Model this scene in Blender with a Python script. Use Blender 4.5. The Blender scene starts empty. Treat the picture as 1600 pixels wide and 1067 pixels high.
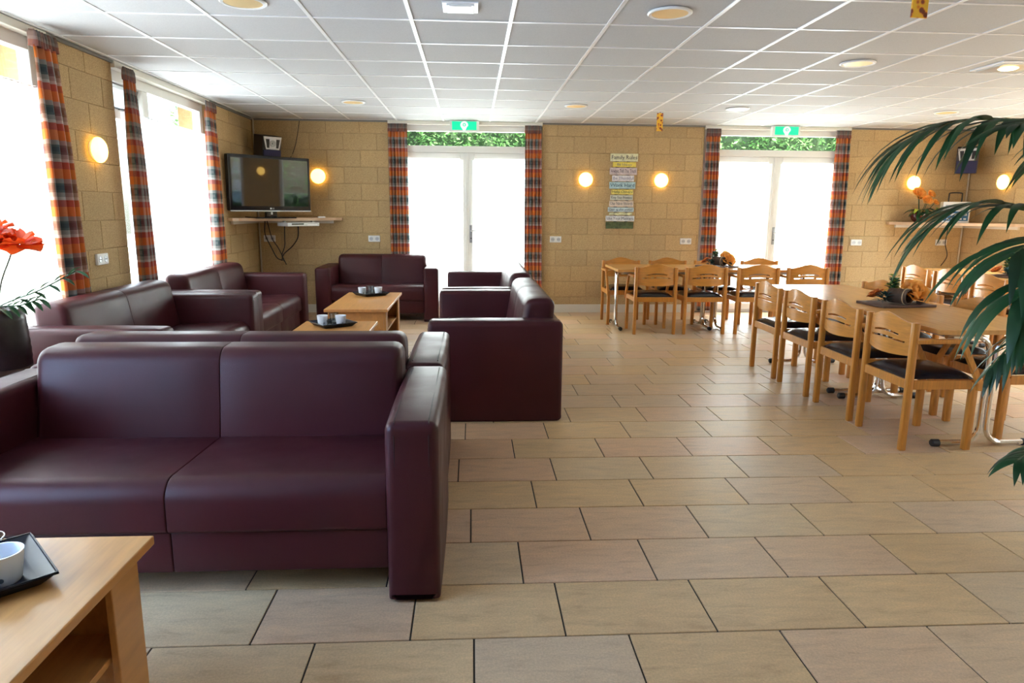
import bpy, bmesh, math, random
from mathutils import Vector, Matrix
random.seed(7)
S = bpy.context.scene
C = S.collection
PI = math.pi
# ------------------------------------------------------------------ camera
F, PITCH, YAW, ROLL, CAMH = 1067.66, 0.19043, 0.05959, 0.00852, 1.3834
cp, sp, cy, sy = math.cos(PITCH), math.sin(PITCH), math.cos(YAW), math.sin(YAW)
fwd = Vector((sy*cp, cy*cp, -sp)); rgt = Vector((cy, -sy, 0)); upv = rgt.cross(fwd)
r2 = rgt*math.cos(ROLL) + upv*math.sin(ROLL); u2 = -rgt*math.sin(ROLL) + upv*math.cos(ROLL)
cd = bpy.data.cameras.new('camera'); cam = bpy.data.objects.new('camera', cd); C.objects.link(cam)
cd.sensor_width = 36; cd.lens = F*36/1600; cd.clip_start = 0.05; cd.clip_end = 200
cam.matrix_world = Matrix(((r2.x, u2.x, -fwd.x, 0), (r2.y, u2.y, -fwd.y, 0), (r2.z, u2.z, -fwd.z, CAMH), (0, 0, 0, 1)))
S.camera = cam
# ------------------------------------------------------------------ world, sun, daylight, exposure
S.view_settings.view_transform = 'Standard'; S.view_settings.look = 'None'
S.view_settings.gamma = 1.0; S.view_settings.use_curve_mapping = False
S.view_settings.exposure = 1.42
W = bpy.data.worlds.new('sky'); S.world = W; W.use_nodes = True
nt = W.node_tree; nt.nodes.clear()
sky = nt.nodes.new('ShaderNodeTexSky'); sky.sky_type = 'NISHITA'; sky.sun_disc = False
sky.sun_elevation = math.radians(56); sky.sun_rotation = math.radians(138); sky.air_density = 1.2; sky.dust_density = 2.0
bg = nt.nodes.new('ShaderNodeBackground'); bg.inputs['Strength'].default_value = 0.22
wo = nt.nodes.new('ShaderNodeOutputWorld')
nt.links.new(sky.outputs[0], bg.inputs[0]); nt.links.new(bg.outputs[0], wo.inputs[0])
sl = bpy.data.lights.new('sun', 'SUN'); sl.energy = 17.0; sl.angle = 0.01; sl.color = (1, 0.95, 0.86)
so = bpy.data.objects.new('sun', sl); C.objects.link(so)
so.rotation_euler = Vector((-0.45, 0.5, -1.0)).to_track_quat('-Z', 'Y').to_euler()
def daylight(x, y, z, sx, sz, d, watts, col):
    l = bpy.data.lights.new('daylight', 'AREA'); l.shape = 'RECTANGLE'; l.size = sx; l.size_y = sz; l.energy = watts; l.color = col
    o = bpy.data.objects.new('daylight', l); C.objects.link(o); o.location = (x, y, z)
    o.rotation_euler = Vector(d).to_track_quat('-Z', 'Z').to_euler()
    return o
XL, XR, YB, YF, ZC = -2.81, 6.85, 9.29, -2.6, 2.503     # room shell
DOORS = [(-1.08, 0.93), (3.10, 5.10)]                    # openings in the back wall
WINS = [(5.82, 7.79), (2.95, 4.95), (0.08, 2.08)]        # openings in the side walls
DAYC = (0.93, 0.97, 1.0)
for a, b in DOORS: daylight((a+b)/2, YB+0.34, 1.08, b-a-0.1, 2.0, (0, -1, 0), 80, DAYC)
for (a, b), w_ in zip(WINS, (52, 56, 125)): daylight(XL-0.34, (a+b)/2, 1.33, b-a-0.1, 1.6, (1, 0, 0), w_, (0.84, 0.91, 1.0) if w_ < 100 else (0.40, 0.60, 1.0))
for a, b in WINS: daylight(XR+2.3, (a+b)/2, 4.3, b-a+0.6, 1.6, (-1, 0, -0.85), 420, (0.72, 0.84, 1.0))      # added area lamps in place of open sky, shining through the right hand windows

# ------------------------------------------------------------------ materials
def newmat(name):
    m = bpy.data.materials.new(name); m.use_nodes = True
    return m, m.node_tree, m.node_tree.nodes['Principled BSDF']
def setc(sock, c): sock.default_value = (c[0], c[1], c[2], 1)
def link(t, a, b): t.links.new(a, b)
def node(t, ty, **kw):
    n = t.nodes.new(ty)
    for k, v in kw.items(): setattr(n, k, v)
    return n
def math_(t, op, a, b=None, c=None):
    n = node(t, 'ShaderNodeMath', operation=op)
    for i, v in enumerate((a, b, c)):
        if v is None: continue
        if isinstance(v, (int, float)): n.inputs[i].default_value = v
        else: link(t, v, n.inputs[i])
    return n.outputs[0]
def ramp(t, fac, stops, interp='LINEAR'):
    n = node(t, 'ShaderNodeValToRGB'); cr = n.color_ramp; cr.interpolation = interp
    while len(cr.elements) < len(stops): cr.elements.new(0.5)
    for e, (p, c) in zip(cr.elements, stops): e.position = p; e.color = (c[0], c[1], c[2], 1)
    link(t, fac, n.inputs[0]); return n.outputs[0]
def mixc(t, fac, a, b, blend='MIX'):
    n = node(t, 'ShaderNodeMix', data_type='RGBA', blend_type=blend)
    for s, v in ((n.inputs[0], fac), (n.inputs[6], a), (n.inputs[7], b)):
        if isinstance(v, (int, float)): s.default_value = v
        elif isinstance(v, tuple): s.default_value = (v[0], v[1], v[2], 1)
        else: link(t, v, s)
    return n.outputs[2]
def noise(t, scale, detail=3, rough=0.5, coord='Object', stretch=None):
    tc = node(t, 'ShaderNodeTexCoord'); src = tc.outputs[coord]
    if stretch:
        mp = node(t, 'ShaderNodeMapping'); mp.inputs['Scale'].default_value = stretch; link(t, src, mp.inputs[0]); src = mp.outputs[0]
    n = node(t, 'ShaderNodeTexNoise'); n.inputs['Scale'].default_value = scale; n.inputs['Detail'].default_value = detail; n.inputs['Roughness'].default_value = rough
    link(t, src, n.inputs['Vector']); return n.outputs[0]
def bump(t, b, h, strength=0.3, dist=0.01):
    n = node(t, 'ShaderNodeBump'); n.inputs['Strength'].default_value = strength; n.inputs['Distance'].default_value = dist
    link(t, h, n.inputs['Height']); link(t, n.outputs[0], b.inputs['Normal'])
def pmat(name, col, rough=0.5, metal=0.0, var=0.0, scale=8, bmp=0.0, bscale=60, spec=0.5, stretch=None, emit=None, es=0, coat=0):
    m, t, b = newmat(name); setc(b.inputs['Base Color'], col)
    b.inputs['Roughness'].default_value = rough; b.inputs['Metallic'].default_value = metal
    b.inputs['Specular IOR Level'].default_value = spec; b.inputs['Coat Weight'].default_value = coat
    if var:
        f = noise(t, scale, 4, 0.6, stretch=stretch)
        lo = tuple(max(0, c*(1-var)) for c in col); hi = tuple(min(1, c*(1+var)) for c in col)
        link(t, ramp(t, f, [(0.3, lo), (0.7, hi)]), b.inputs['Base Color'])
    if bmp: bump(t, b, noise(t, bscale, 3), bmp, 0.003)
    if emit: setc(b.inputs['Emission Color'], emit); b.inputs['Emission Strength'].default_value = es
    return m
def leafmat(name, col, var=0.35, rough=0.35, trans=0.3):
    m, t, b = newmat(name); b.inputs['Roughness'].default_value = rough
    oi = node(t, 'ShaderNodeObjectInfo'); ge = node(t, 'ShaderNodeNewGeometry')
    f = math_(t, 'FRACT', math_(t, 'ADD', oi.outputs['Random'], ge.outputs['Random Per Island']))
    cl = ramp(t, f, [(0, tuple(c*(1-var) for c in col)), (1, tuple(c*(1+var) for c in col))])
    link(t, cl, b.inputs['Base Color'])
    tr = node(t, 'ShaderNodeBsdfTranslucent'); link(t, cl, tr.inputs[0])
    mx = node(t, 'ShaderNodeMixShader'); mx.inputs[0].default_value = trans
    out = t.nodes['Material Output']; link(t, b.outputs[0], mx.inputs[1]); link(t, tr.outputs[0], mx.inputs[2]); link(t, mx.outputs[0], out.inputs[0])
    return m
M = {}
# wall block: sandy rough masonry
def wallmat():
    m, t, b = newmat('sand_block'); b.inputs['Roughness'].default_value = 0.9
    oi = node(t, 'ShaderNodeObjectInfo')
    f1 = noise(t, 120, 4, 0.7, coord='Object'); f2 = noise(t, 3, 2, coord='Object')
    base = ramp(t, f1, [(0.28, (0.33, 0.220, 0.098)), (0.5, (0.53, 0.370, 0.178)), (0.72, (0.65, 0.485, 0.255))])
    tint = ramp(t, oi.outputs['Random'], [(0, (0.93, 0.93, 0.93)), (1, (1.06, 1.04, 1.02))])
    link(t, mixc(t, 1.0, base, tint, 'MULTIPLY'), b.inputs['Base Color'])
    bump(t, b, noise(t, 160, 4, 0.7), 0.5, 0.006); return m
M['block'] = wallmat()
M['mortar'] = pmat('mortar', (0.46, 0.32, 0.15), 0.9, var=0.12, scale=30)
def tilemat():
    m, t, b = newmat('stone_tile')
    oi = node(t, 'ShaderNodeObjectInfo'); ge = node(t, 'ShaderNodeNewGeometry')
    r = math_(t, 'FRACT', math_(t, 'ADD', oi.outputs['Random'], math_(t, 'MULTIPLY', ge.outputs['Random Per Island'], 7.31)))
    base = ramp(t, r, [(0, (0.63, 0.425, 0.220)), (0.25, (0.68, 0.465, 0.245)), (0.5, (0.64, 0.475, 0.290)), (0.75, (0.69, 0.450, 0.280)), (1, (0.58, 0.46, 0.310))])
    tc = node(t, 'ShaderNodeTexCoord'); mp = node(t, 'ShaderNodeMapping'); mp.inputs['Scale'].default_value = (3.5, 14, 3); mp.inputs['Rotation'].default_value = (0, 0, 0.25)
    cmb = node(t, 'ShaderNodeCombineXYZ'); link(t, math_(t, 'MULTIPLY', r, 37.0), cmb.inputs[0]); link(t, math_(t, 'MULTIPLY', r, 91.0), cmb.inputs[1])
    va = node(t, 'ShaderNodeVectorMath', operation='ADD'); link(t, tc.outputs['Object'], va.inputs[0]); link(t, cmb.outputs[0], va.inputs[1]); link(t, va.outputs[0], mp.inputs[0])
    n = node(t, 'ShaderNodeTexNoise'); n.inputs['Scale'].default_value = 1.6; n.inputs['Detail'].default_value = 8; n.inputs['Roughness'].default_value = 0.68; n.inputs['Distortion'].default_value = 0.6
    link(t, mp.outputs[0], n.inputs['Vector'])
    k = ramp(t, n.outputs[0], [(0.28, (0.76, 0.70, 0.66)), (0.45, (0.95, 0.93, 0.92)), (0.6, (1.05, 1.03, 1.0)), (0.75, (1.2, 1.15, 1.08))])
    f3 = noise(t, 130, 3, 0.8); k2 = ramp(t, f3, [(0.25, (0.78, 0.77, 0.76)), (0.75, (1.13, 1.13, 1.13))])
    link(t, mixc(t, 1, mixc(t, 1, base, k, 'MULTIPLY'), k2, 'MULTIPLY'), b.inputs['Base Color'])
    link(t, ramp(t, n.outputs[0], [(0.3, (0.34,)*3), (0.7, (0.50,)*3)]), b.inputs['Roughness'])
    b.inputs['Specular IOR Level'].default_value = 0.45
    bump(t, b, f3, 0.08, 0.003); return m
M['tile'] = tilemat()
M['grout'] = pmat('dark_grout', (0.045, 0.036, 0.028), 0.9)
M['ceil'] = pmat('ceiling_tile', (0.50, 0.50, 0.50), 0.8, var=0.07, scale=140)
M['bar'] = pmat('white_metal_bar', (0.84, 0.84, 0.84), 0.35)
M['white'] = pmat('white_paint', (0.80, 0.79, 0.74), 0.4)
M['cream'] = pmat('cream_paint', (0.74, 0.71, 0.62), 0.45)
M['plastic'] = pmat('white_plastic', (0.82, 0.81, 0.77), 0.35)
M['leather'] = None
def leather():
    m, t, b = newmat('burgundy_leather')
    f = noise(t, 2.5, 3); link(t, ramp(t, f, [(0.3, (0.044, 0.0075, 0.0105)), (0.7, (0.062, 0.0112, 0.0138))]), b.inputs['Base Color'])
    link(t, ramp(t, noise(t, 6, 4), [(0.3, (0.36,)*3), (0.7, (0.47,)*3)]), b.inputs['Roughness'])
    b.inputs['Specular IOR Level'].default_value = 0.27
    v = node(t, 'ShaderNodeTexVoronoi'); v.inputs['Scale'].default_value = 340
    tc = node(t, 'ShaderNodeTexCoord'); link(t, tc.outputs['Object'], v.inputs['Vector'])
    bump(t, b, v.outputs[0], 0.12, 0.002); return m
M['leather'] = leather()
M['seam'] = pmat('dark_seam', (0.022, 0.008, 0.009), 0.6)
M['black'] = pmat('black_plastic', (0.012, 0.012, 0.013), 0.4)
M['beech'] = pmat('beech_wood', (0.56, 0.220, 0.032), 0.38, var=0.2, scale=5, stretch=(14, 14, 1.2), bmp=0.05, coat=0.15)
M['beechx'] = pmat('beech_panel', (0.58, 0.235, 0.038), 0.36, var=0.16, scale=5, stretch=(1.2, 10, 14), coat=0.2)
M['tabletop'] = pmat('beech_laminate', (0.62, 0.305, 0.088), 0.27, var=0.14, scale=4, stretch=(9, 0.9, 6), coat=0.2)
M['coffee'] = pmat('coffee_table_laminate', (0.58, 0.275, 0.085), 0.32, var=0.12, scale=4, stretch=(10, 1.0, 6), coat=0.1)
M['coffee_edge'] = pmat('coffee_table_edge', (0.40, 0.225, 0.085), 0.4)
M['vinyl'] = pmat('black_vinyl', (0.006, 0.007, 0.013), 0.24, bmp=0.05, bscale=200)
M['chrome'] = pmat('chrome', (0.75, 0.75, 0.76), 0.12, metal=1.0)
M['steel'] = pmat('brushed_steel', (0.36, 0.37, 0.38), 0.35, metal=0.9)
M['shelf'] = pmat('shelf_board', (0.60, 0.40, 0.24), 0.4, var=0.1)
M['screen'] = pmat('tv_screen', (0.006, 0.006, 0.008), 0.03, spec=0.8)
M['gloss'] = pmat('gloss_black', (0.008, 0.008, 0.010), 0.15)
M['cable'] = pmat('cable_black', (0.02, 0.018, 0.016), 0.5)
M['ivory'] = pmat('ivory_cord', (0.48, 0.42, 0.32), 0.6)
M['silver'] = pmat('silver_plastic', (0.55, 0.56, 0.57), 0.3, metal=0.4)
M['navy'] = pmat('navy_grille', (0.012, 0.014, 0.075), 0.6, bmp=0.2, bscale=300)
M['spk'] = pmat('dark_cabinet', (0.045, 0.030, 0.026), 0.5)
M['green'] = pmat('exit_green', (0.0, 0.42, 0.19), 0.3, emit=(0.0, 0.62, 0.28), es=0.45)
M['exitw'] = pmat('exit_white', (0.8, 0.85, 0.8), 0.3, emit=(0.8, 1, 0.85), es=0.3)
M['lampglass'] = pmat('opal_lamp_glass', (0.9, 0.8, 0.55), 0.3, emit=(1.0, 0.60, 0.10), es=2.7)
M['lampoff'] = pmat('opal_glass_unlit', (0.80, 0.77, 0.70), 0.25)
M['bulb'] = pmat('warm_bulb', (1, 0.9, 0.6), 0.3, emit=(1.0, 0.70, 0.28), es=9)
M['gold'] = pmat('gold_reflector', (0.90, 0.68, 0.34), 0.42, metal=0.5)
M['tray'] = pmat('black_dish', (0.008, 0.010, 0.018), 0.35, spec=0.3)
M['frost'] = pmat('frosted_white_glass', (0.82, 0.85, 0.90), 0.35, emit=(0.9, 0.95, 1), es=0.0)
def glassmat(name, tint=(1, 1, 1), mix=0.10, rough=0.02):
    m, t, b = newmat(name); t.nodes.remove(b)
    tr = node(t, 'ShaderNodeBsdfTransparent'); setc(tr.inputs[0], tint); gl = node(t, 'ShaderNodeBsdfGlossy'); gl.inputs['Roughness'].default_value = rough
    lw = node(t, 'ShaderNodeLayerWeight'); lw.inputs[0].default_value = 0.5; fc = math_(t, 'MULTIPLY', math_(t, 'POWER', lw.outputs['Facing'], 4.0), 0.5)
    mx = node(t, 'ShaderNodeMixShader'); link(t, math_(t, 'ADD', fc, mix), mx.inputs[0]); link(t, tr.outputs[0], mx.inputs[1]); link(t, gl.outputs[0], mx.inputs[2])
    link(t, mx.outputs[0], t.nodes['Material Output'].inputs[0]); return m
M['glass'] = glassmat('window_glass', (0.96, 0.98, 0.97), 0.04)
M['clear'] = glassmat('clear_drinking_glass', (0.86, 0.88, 0.88), 0.12)
def netmat():
    m, t, b = newmat('white_net_fabric'); t.nodes.remove(b)
    tr = node(t, 'ShaderNodeBsdfTransparent'); tl = node(t, 'ShaderNodeBsdfTranslucent'); setc(tl.inputs[0], (0.93, 0.94, 0.95)); df = node(t, 'ShaderNodeBsdfDiffuse'); setc(df.inputs[0], (0.85, 0.86, 0.88))
    a = node(t, 'ShaderNodeMixShader'); a.inputs[0].default_value = 0.25; link(t, tl.outputs[0], a.inputs[1]); link(t, df.outputs[0], a.inputs[2])
    mx = node(t, 'ShaderNodeMixShader'); mx.inputs[0].default_value = 0.58; link(t, tr.outputs[0], mx.inputs[1]); link(t, a.outputs[0], mx.inputs[2])
    link(t, mx.outputs[0], t.nodes['Material Output'].inputs[0]); return m
M['net'] = netmat()
def plaid(name, header=False):
    m, t, b = newmat(name); b.inputs['Roughness'].default_value = 0.85; b.inputs['Specular IOR Level'].default_value = 0.2
    uv = node(t, 'ShaderNodeUVMap'); sx = node(t, 'ShaderNodeSeparateXYZ'); link(t, uv.outputs[0], sx.inputs[0])
    tl_, orn, red, gry, wht, drk, grn = (0.080, 0.115, 0.115), (0.70, 0.20, 0.040), (0.45, 0.085, 0.055), (0.30, 0.29, 0.27), (0.55, 0.50, 0.46), (0.050, 0.072, 0.085), (0.13, 0.17, 0.12)
    v = math_(t, 'FRACT', math_(t, 'DIVIDE', sx.outputs[1], 0.245)); u = math_(t, 'FRACT', math_(t, 'DIVIDE', sx.outputs[0], 0.17))
    weft = ramp(t, v, [(0, tl_), (0.06, drk), (0.18, tl_), (0.24, gry), (0.36, orn), (0.52, orn), (0.62, red), (0.80, wht), (0.88, gry)], 'CONSTANT')
    warp = ramp(t, u, [(0, orn), (0.24, red), (0.40, wht), (0.48, tl_), (0.64, drk), (0.70, grn), (0.80, orn), (0.92, gry)], 'CONSTANT')
    col = mixc(t, 0.36, weft, warp)
    band = math_(t, 'LESS_THAN', v, 0.24)
    # small square motif woven into the dark bands
    sq = math_(t, 'LESS_THAN', math_(t, 'ABSOLUTE', math_(t, 'SUBTRACT', math_(t, 'FRACT', math_(t, 'DIVIDE', sx.outputs[0], 0.06)), 0.5)), 0.22)
    sqv = math_(t, 'LESS_THAN', math_(t, 'ABSOLUTE', math_(t, 'SUBTRACT', v, 0.12)), 0.06)
    col = mixc(t, math_(t, 'MULTIPLY', math_(t, 'MULTIPLY', sq, sqv), 0.35), col, (0.30, 0.29, 0.27))
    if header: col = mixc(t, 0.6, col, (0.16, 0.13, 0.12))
    link(t, col, b.inputs['Base Color'])
    tn = node(t, 'ShaderNodeBsdfTranslucent'); link(t, col, tn.inputs[0]); mx = node(t, 'ShaderNodeMixShader'); mx.inputs[0].default_value = 0.22
    link(t, b.outputs[0], mx.inputs[1]); link(t, tn.outputs[0], mx.inputs[2]); link(t, mx.outputs[0], t.nodes['Material Output'].inputs[0]); return m
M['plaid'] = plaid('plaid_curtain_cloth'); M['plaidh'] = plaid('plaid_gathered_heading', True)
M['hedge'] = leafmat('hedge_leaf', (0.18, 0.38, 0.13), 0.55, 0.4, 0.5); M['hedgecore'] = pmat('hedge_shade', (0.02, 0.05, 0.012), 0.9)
M['palm'] = leafmat('palm_leaf', (0.012, 0.058, 0.018), 0.45, 0.42); M['stem'] = pmat('palm_stem', (0.05, 0.10, 0.025), 0.45)
M['leaf'] = leafmat('dark_leaf', (0.02, 0.085, 0.03), 0.4); M['lime'] = leafmat('lime_leaf', (0.22, 0.36, 0.03), 0.3); M['blueleaf'] = leafmat('blue_green_sprig', (0.02, 0.085, 0.085), 0.4)
M['poppy'] = leafmat('orange_poppy_petal', (0.85, 0.10, 0.012), 0.2, 0.6); M['rose'] = leafmat('orange_rose_petal', (0.92, 0.46, 0.10), 0.18, 0.6)
M['rust'] = leafmat('rust_petal', (0.60, 0.16, 0.03), 0.3, 0.6)
M['bark'] = pmat('brown_bark', (0.075, 0.040, 0.024), 0.8, var=0.4, scale=25); M['slate'] = pmat('brown_slate_tray', (0.105, 0.050, 0.032), 0.6)
M['twine'] = pmat('pale_twine', (0.55, 0.40, 0.22), 0.8); M['bud'] = pmat('dark_bud', (0.09, 0.02, 0.02), 0.6)
M['vase'] = pmat('dark_glazed_vase', (0.020, 0.013, 0.012), 0.3, var=0.4, scale=12); M['band'] = pmat('vase_band', (0.06, 0.032, 0.022), 0.4)
M['pave'] = pmat('outdoor_paving', (0.42, 0.40, 0.36), 0.9, var=0.15, scale=3)
M['soil'] = pmat('dark_soil', (0.03, 0.02, 0.014), 0.95)
M['terra'] = pmat('dark_plant_pot', (0.06, 0.05, 0.045), 0.5)

# ------------------------------------------------------------------ mesh helpers
class MB:
    def __init__(s): s.v = []; s.f = []; s.uv = None
    def add(s, vs, fs):
        k = len(s.v); s.v += [tuple(v) for v in vs]; s.f += [tuple(i+k for i in f) for f in fs]; return s
    def box(s, x0, x1, y0, y1, z0, z1):
        return s.add([(x0, y0, z0), (x1, y0, z0), (x1, y1, z0), (x0, y1, z0), (x0, y0, z1), (x1, y0, z1), (x1, y1, z1), (x0, y1, z1)],
                     [(0, 3, 2, 1), (4, 5, 6, 7), (0, 1, 5, 4), (1, 2, 6, 5), (2, 3, 7, 6), (3, 0, 4, 7)])
    def lathe(s, prof, n=24, c=(0, 0, 0), ax='z'):
        vs = []; fs = []
        for r, h in prof:
            for i in range(n):
                a = 2*PI*i/n; x, y = r*math.cos(a), r*math.sin(a)
                p = (x, y, h) if ax == 'z' else ((x, -h, y) if ax == 'y' else (h, x, y))
                vs.append((p[0]+c[0], p[1]+c[1], p[2]+c[2]))
        m = len(prof)
        for j in range(m-1):
            for i in range(n):
                k = (i+1) % n; fs.append((j*n+i, j*n+k, (j+1)*n+k, (j+1)*n+i))
        if prof[0][0] > 1e-6: fs.append(tuple(reversed(range(n))))
        if prof[-1][0] > 1e-6: fs.append(tuple(range((m-1)*n, m*n)))
        return s.add(vs, fs)
    def tube(s, pts, r, n=8, cap=True, taper=None):
        pts = [Vector(p) for p in pts]; vs = []; fs = []; up = None
        for i, p in enumerate(pts):
            d = (pts[min(i+1, len(pts)-1)]-pts[max(i-1, 0)]).normalized()
            if up is None: up = Vector((0, 0, 1)) if abs(d.z) < 0.9 else Vector((1, 0, 0))
            sd = d.cross(up).normalized(); up = sd.cross(d).normalized()
            rr = r if taper is None else r*(1+(taper-1)*i/(len(pts)-1))
            for k in range(n):
                a = 2*PI*k/n; vs.append(p+sd*(rr*math.cos(a))+up*(rr*math.sin(a)))
        for i in range(len(pts)-1):
            for k in range(n):
                q = (k+1) % n; fs.append((i*n+k, i*n+q, (i+1)*n+q, (i+1)*n+k))
        if cap: fs.append(tuple(reversed(range(n)))); fs.append(tuple(range((len(pts)-1)*n, len(pts)*n)))
        return s.add(vs, fs)
    def prism(s, poly, h0, h1, ax='z'):      # extrude a polygon: ax = extrusion axis
        n = len(poly); vs = []
        for h in (h0, h1):
            for a, b in poly: vs.append((a, b, h) if ax == 'z' else ((h, a, b) if ax == 'x' else (a, h, b)))
        fs = [tuple(reversed(range(n))), tuple(range(n, 2*n))] + [(i, (i+1) % n, n+(i+1) % n, n+i) for i in range(n)]
        return s.add(vs, fs)
    def mesh(s, name, smooth=False, angle=0.6):
        me = bpy.data.meshes.new(name); me.from_pydata(s.v, [], s.f); me.validate(); me.update()
        bm = bmesh.new(); bm.from_mesh(me); bmesh.ops.recalc_face_normals(bm, faces=bm.faces)
        if smooth:
            for f in bm.faces: f.smooth = True
            for e in bm.edges:
                if len(e.link_faces) == 2 and e.calc_face_angle(0) > angle: e.smooth = False
        bm.to_mesh(me); bm.free(); return me
def round_poly(pts, rad, seg=4):
    out = []; n = len(pts)
    for i in range(n):
        p = Vector(pts[i]); a = Vector(pts[i-1])-p; b = Vector(pts[(i+1) % n])-p
        r = rad[i] if isinstance(rad, (list, tuple)) else rad
        if r <= 0: out.append(tuple(p)); continue
        a.normalize(); b.normalize(); ang = a.angle(b); tl = r/math.tan(ang/2)
        c = p+(a+b).normalized()*(r/math.sin(ang/2)); s0 = p+a*tl; s1 = p+b*tl
        v0 = s0-c; v1 = s1-c; th = v0.angle(v1); sg = 1 if v0.x*v1.y-v0.y*v1.x > 0 else -1
        for k in range(seg+1):
            w = th*k/seg*sg; out.append((c.x+v0.x*math.cos(w)-v0.y*math.sin(w), c.y+v0.x*math.sin(w)+v0.y*math.cos(w)))
    return out
def puffy(poly, h0, h1, r=0.02, ax='x', mb=None, bulge=0.0, r1=None):   # extrude with rounded ends; poly in the plane across ax
    mb = mb or MB(); n = len(poly)
    area = sum(poly[i][0]*poly[(i+1) % n][1]-poly[(i+1) % n][0]*poly[i][1] for i in range(n)); sg = 1 if area > 0 else -1
    nor = []
    for i in range(n):
        a = Vector(poly[i-1]); b = Vector(poly[(i+1) % n]); d = (b-a); d = d.normalized() if d.length > 1e-9 else Vector((1, 0)); nor.append(Vector((d.y, -d.x))*sg)
    r1 = r if r1 is None else r1
    st = lambda q: [(q*(1-math.sin(PI/2*k/4)), q*(1-math.cos(PI/2*k/4))) for k in range(5)]      # inward offset, distance from the end
    rings = [(h0+h, o) for o, h in st(r)]
    for q in (0.25, 0.5, 0.75): rings.append((h0+r+(h1-h0-r-r1)*q, -bulge*math.sin(PI*q)))
    rings += [(h1-h, o) for o, h in reversed(st(r1))]
    vs = []
    for h, o in rings:
        for i in range(n):
            a, b = poly[i][0]-nor[i].x*o, poly[i][1]-nor[i].y*o
            vs.append((h, a, b) if ax == 'x' else ((a, h, b) if ax == 'y' else (a, b, h)))
    fs = []
    for j in range(len(rings)-1):
        for i in range(n): k = (i+1) % n; fs.append((j*n+i, j*n+k, (j+1)*n+k, (j+1)*n+i))
    fs.append(tuple(reversed(range(n)))); fs.append(tuple(range((len(rings)-1)*n, len(rings)*n)))
    return mb.add(vs, fs)
def rect(a0, a1, b0, b1): return [(a0, b0), (a1, b0), (a1, b1), (a0, b1)]
def rbox(x0, x1, y0, y1, z0, z1, r=0.004, seg=2):
    return puffy(round_poly(rect(x0, x1, y0, y1), r, seg), z0, z1, min(r, (z1-z0)*0.45), 'z')
def obj(name, mb, mat, parent=None, smooth=False, loc=None, angle=0.6):
    me = mb if isinstance(mb, bpy.types.Mesh) else mb.mesh(name, smooth, angle)
    if mat is not None and not me.materials: me.materials.append(M[mat] if isinstance(mat, str) else mat)
    o = bpy.data.objects.new(name, me); C.objects.link(o); o.parent = parent
    if loc: o.location = loc
    return o
def tag(o, label, cat, group=None):
    o['label'] = label; o['category'] = cat
    if group: o['group'] = group
    return o
def struct(o, label=None): o['kind'] = 'structure'; (o.__setitem__('label', label) if label else None); return o
def thing(name, label, cat, loc=(0, 0, 0), rz=0, group=None):
    o = bpy.data.objects.new(name, None); C.objects.link(o); o.location = loc; o.rotation_euler = (0, 0, rz); o.empty_display_size = 0.1
    return tag(o, label, cat, group)
def dup(root, loc, rz, label=None, group=None):
    def cp(o, par):
        c = o.copy(); C.objects.link(c); c.parent = par
        for ch in [x for x in KIDS.get(o.name, [])]: cp(ch, c)
        return c
    KIDS = {}
    for o in C.objects:
        if o.parent: KIDS.setdefault(o.parent.name, []).append(o)
    c = cp(root, None); c.location = loc; c.rotation_euler = (0, 0, rz)
    if label: c['label'] = label
    if group: c['group'] = group
    return c
def proj(x, y, z):
    v = Vector((x, y, z-CAMH)); d = v.dot(fwd)
    return (800+F*v.dot(r2)/d, 533.5-F*v.dot(u2)/d, d) if d > 0.05 else (1e6, 1e6, -1)
def text_mesh(s, size, depth=0.0005):
    cu = bpy.data.curves.new('lettering', 'FONT'); cu.body = s; cu.size = size; cu.align_x = 'CENTER'; cu.align_y = 'CENTER'; cu.extrude = depth; cu.resolution_u = 2
    o = bpy.data.objects.new('lettering_source', cu); C.objects.link(o)
    dg = bpy.context.evaluated_depsgraph_get(); me = bpy.data.meshes.new_from_object(o.evaluated_get(dg)); bpy.data.objects.remove(o); return me

# ------------------------------------------------------------------ FLOOR
TD, TW, TY0 = 0.32993, 0.51402, 2.02332
OFFS = [0.0039, 0.3086, 0.1918, 0.5062, 0.3041, -0.0746, 0.2415, -0.0436, 0.6553, 1.0626, 0.8059, 0.9606, 1.0735, 1.2831, 0.9377, 1.3153, 1.1211, 1.5320]
floor = struct(obj('floor', MB().box(XL-0.2, XR+0.2, YF-0.2, YB+0.3, -0.12, -0.0045), 'grout'))
tm = rbox(-TW/2+0.003, TW/2-0.003, -TD/2+0.003, TD/2-0.003, -0.012, 0, 0.0025, 1).mesh('tile'); tm.materials.append(M['tile'])
cells = []
for r in range(-14, 24):
    off = OFFS[r] if 0 <= r < len(OFFS) else random.random()*TW
    y0 = TY0+(r-1)*TD; y1 = y0+TD
    if y0 > YB or y1 < YF: continue
    k0 = int((XL-off)//TW)-1
    for k in range(k0, k0+25):
        x0 = off+k*TW; x1 = x0+TW; a, b = max(x0, XL), min(x1, XR); c, d = max(y0, YF), min(y1, YB)
        if b-a < 0.03 or d-c < 0.02: continue
        cx, cyy = (a+b)/2, (c+d)/2; px = proj(cx, cyy, 0); area = 0
        if px[2] > 0.3 and -150 < px[0] < 1750 and px[1] < 1180: area = 1/px[2]**3
        hid = (-2.0 < cx < -0.13 and 2.5 < cyy < 5.2) or (cx < -1.05 and 2.7 < cyy < 8.4) or (-0.2 < cx < 0.55 and 4.4 < cyy < 8.2) or (cx < -1.0 and cyy < 1.95) or (cx < -0.2 and 2.5 < cyy < 4.4) or (px[0] < -20 or px[0] > 1620 or px[1] > 1090)
        cells.append((0 if hid else area, a, b, c, d, abs(b-a-TW) < 1e-4 and abs(d-c-TD) < 1e-4))
cells.sort(key=lambda q: -q[0])
rest = MB()
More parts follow.
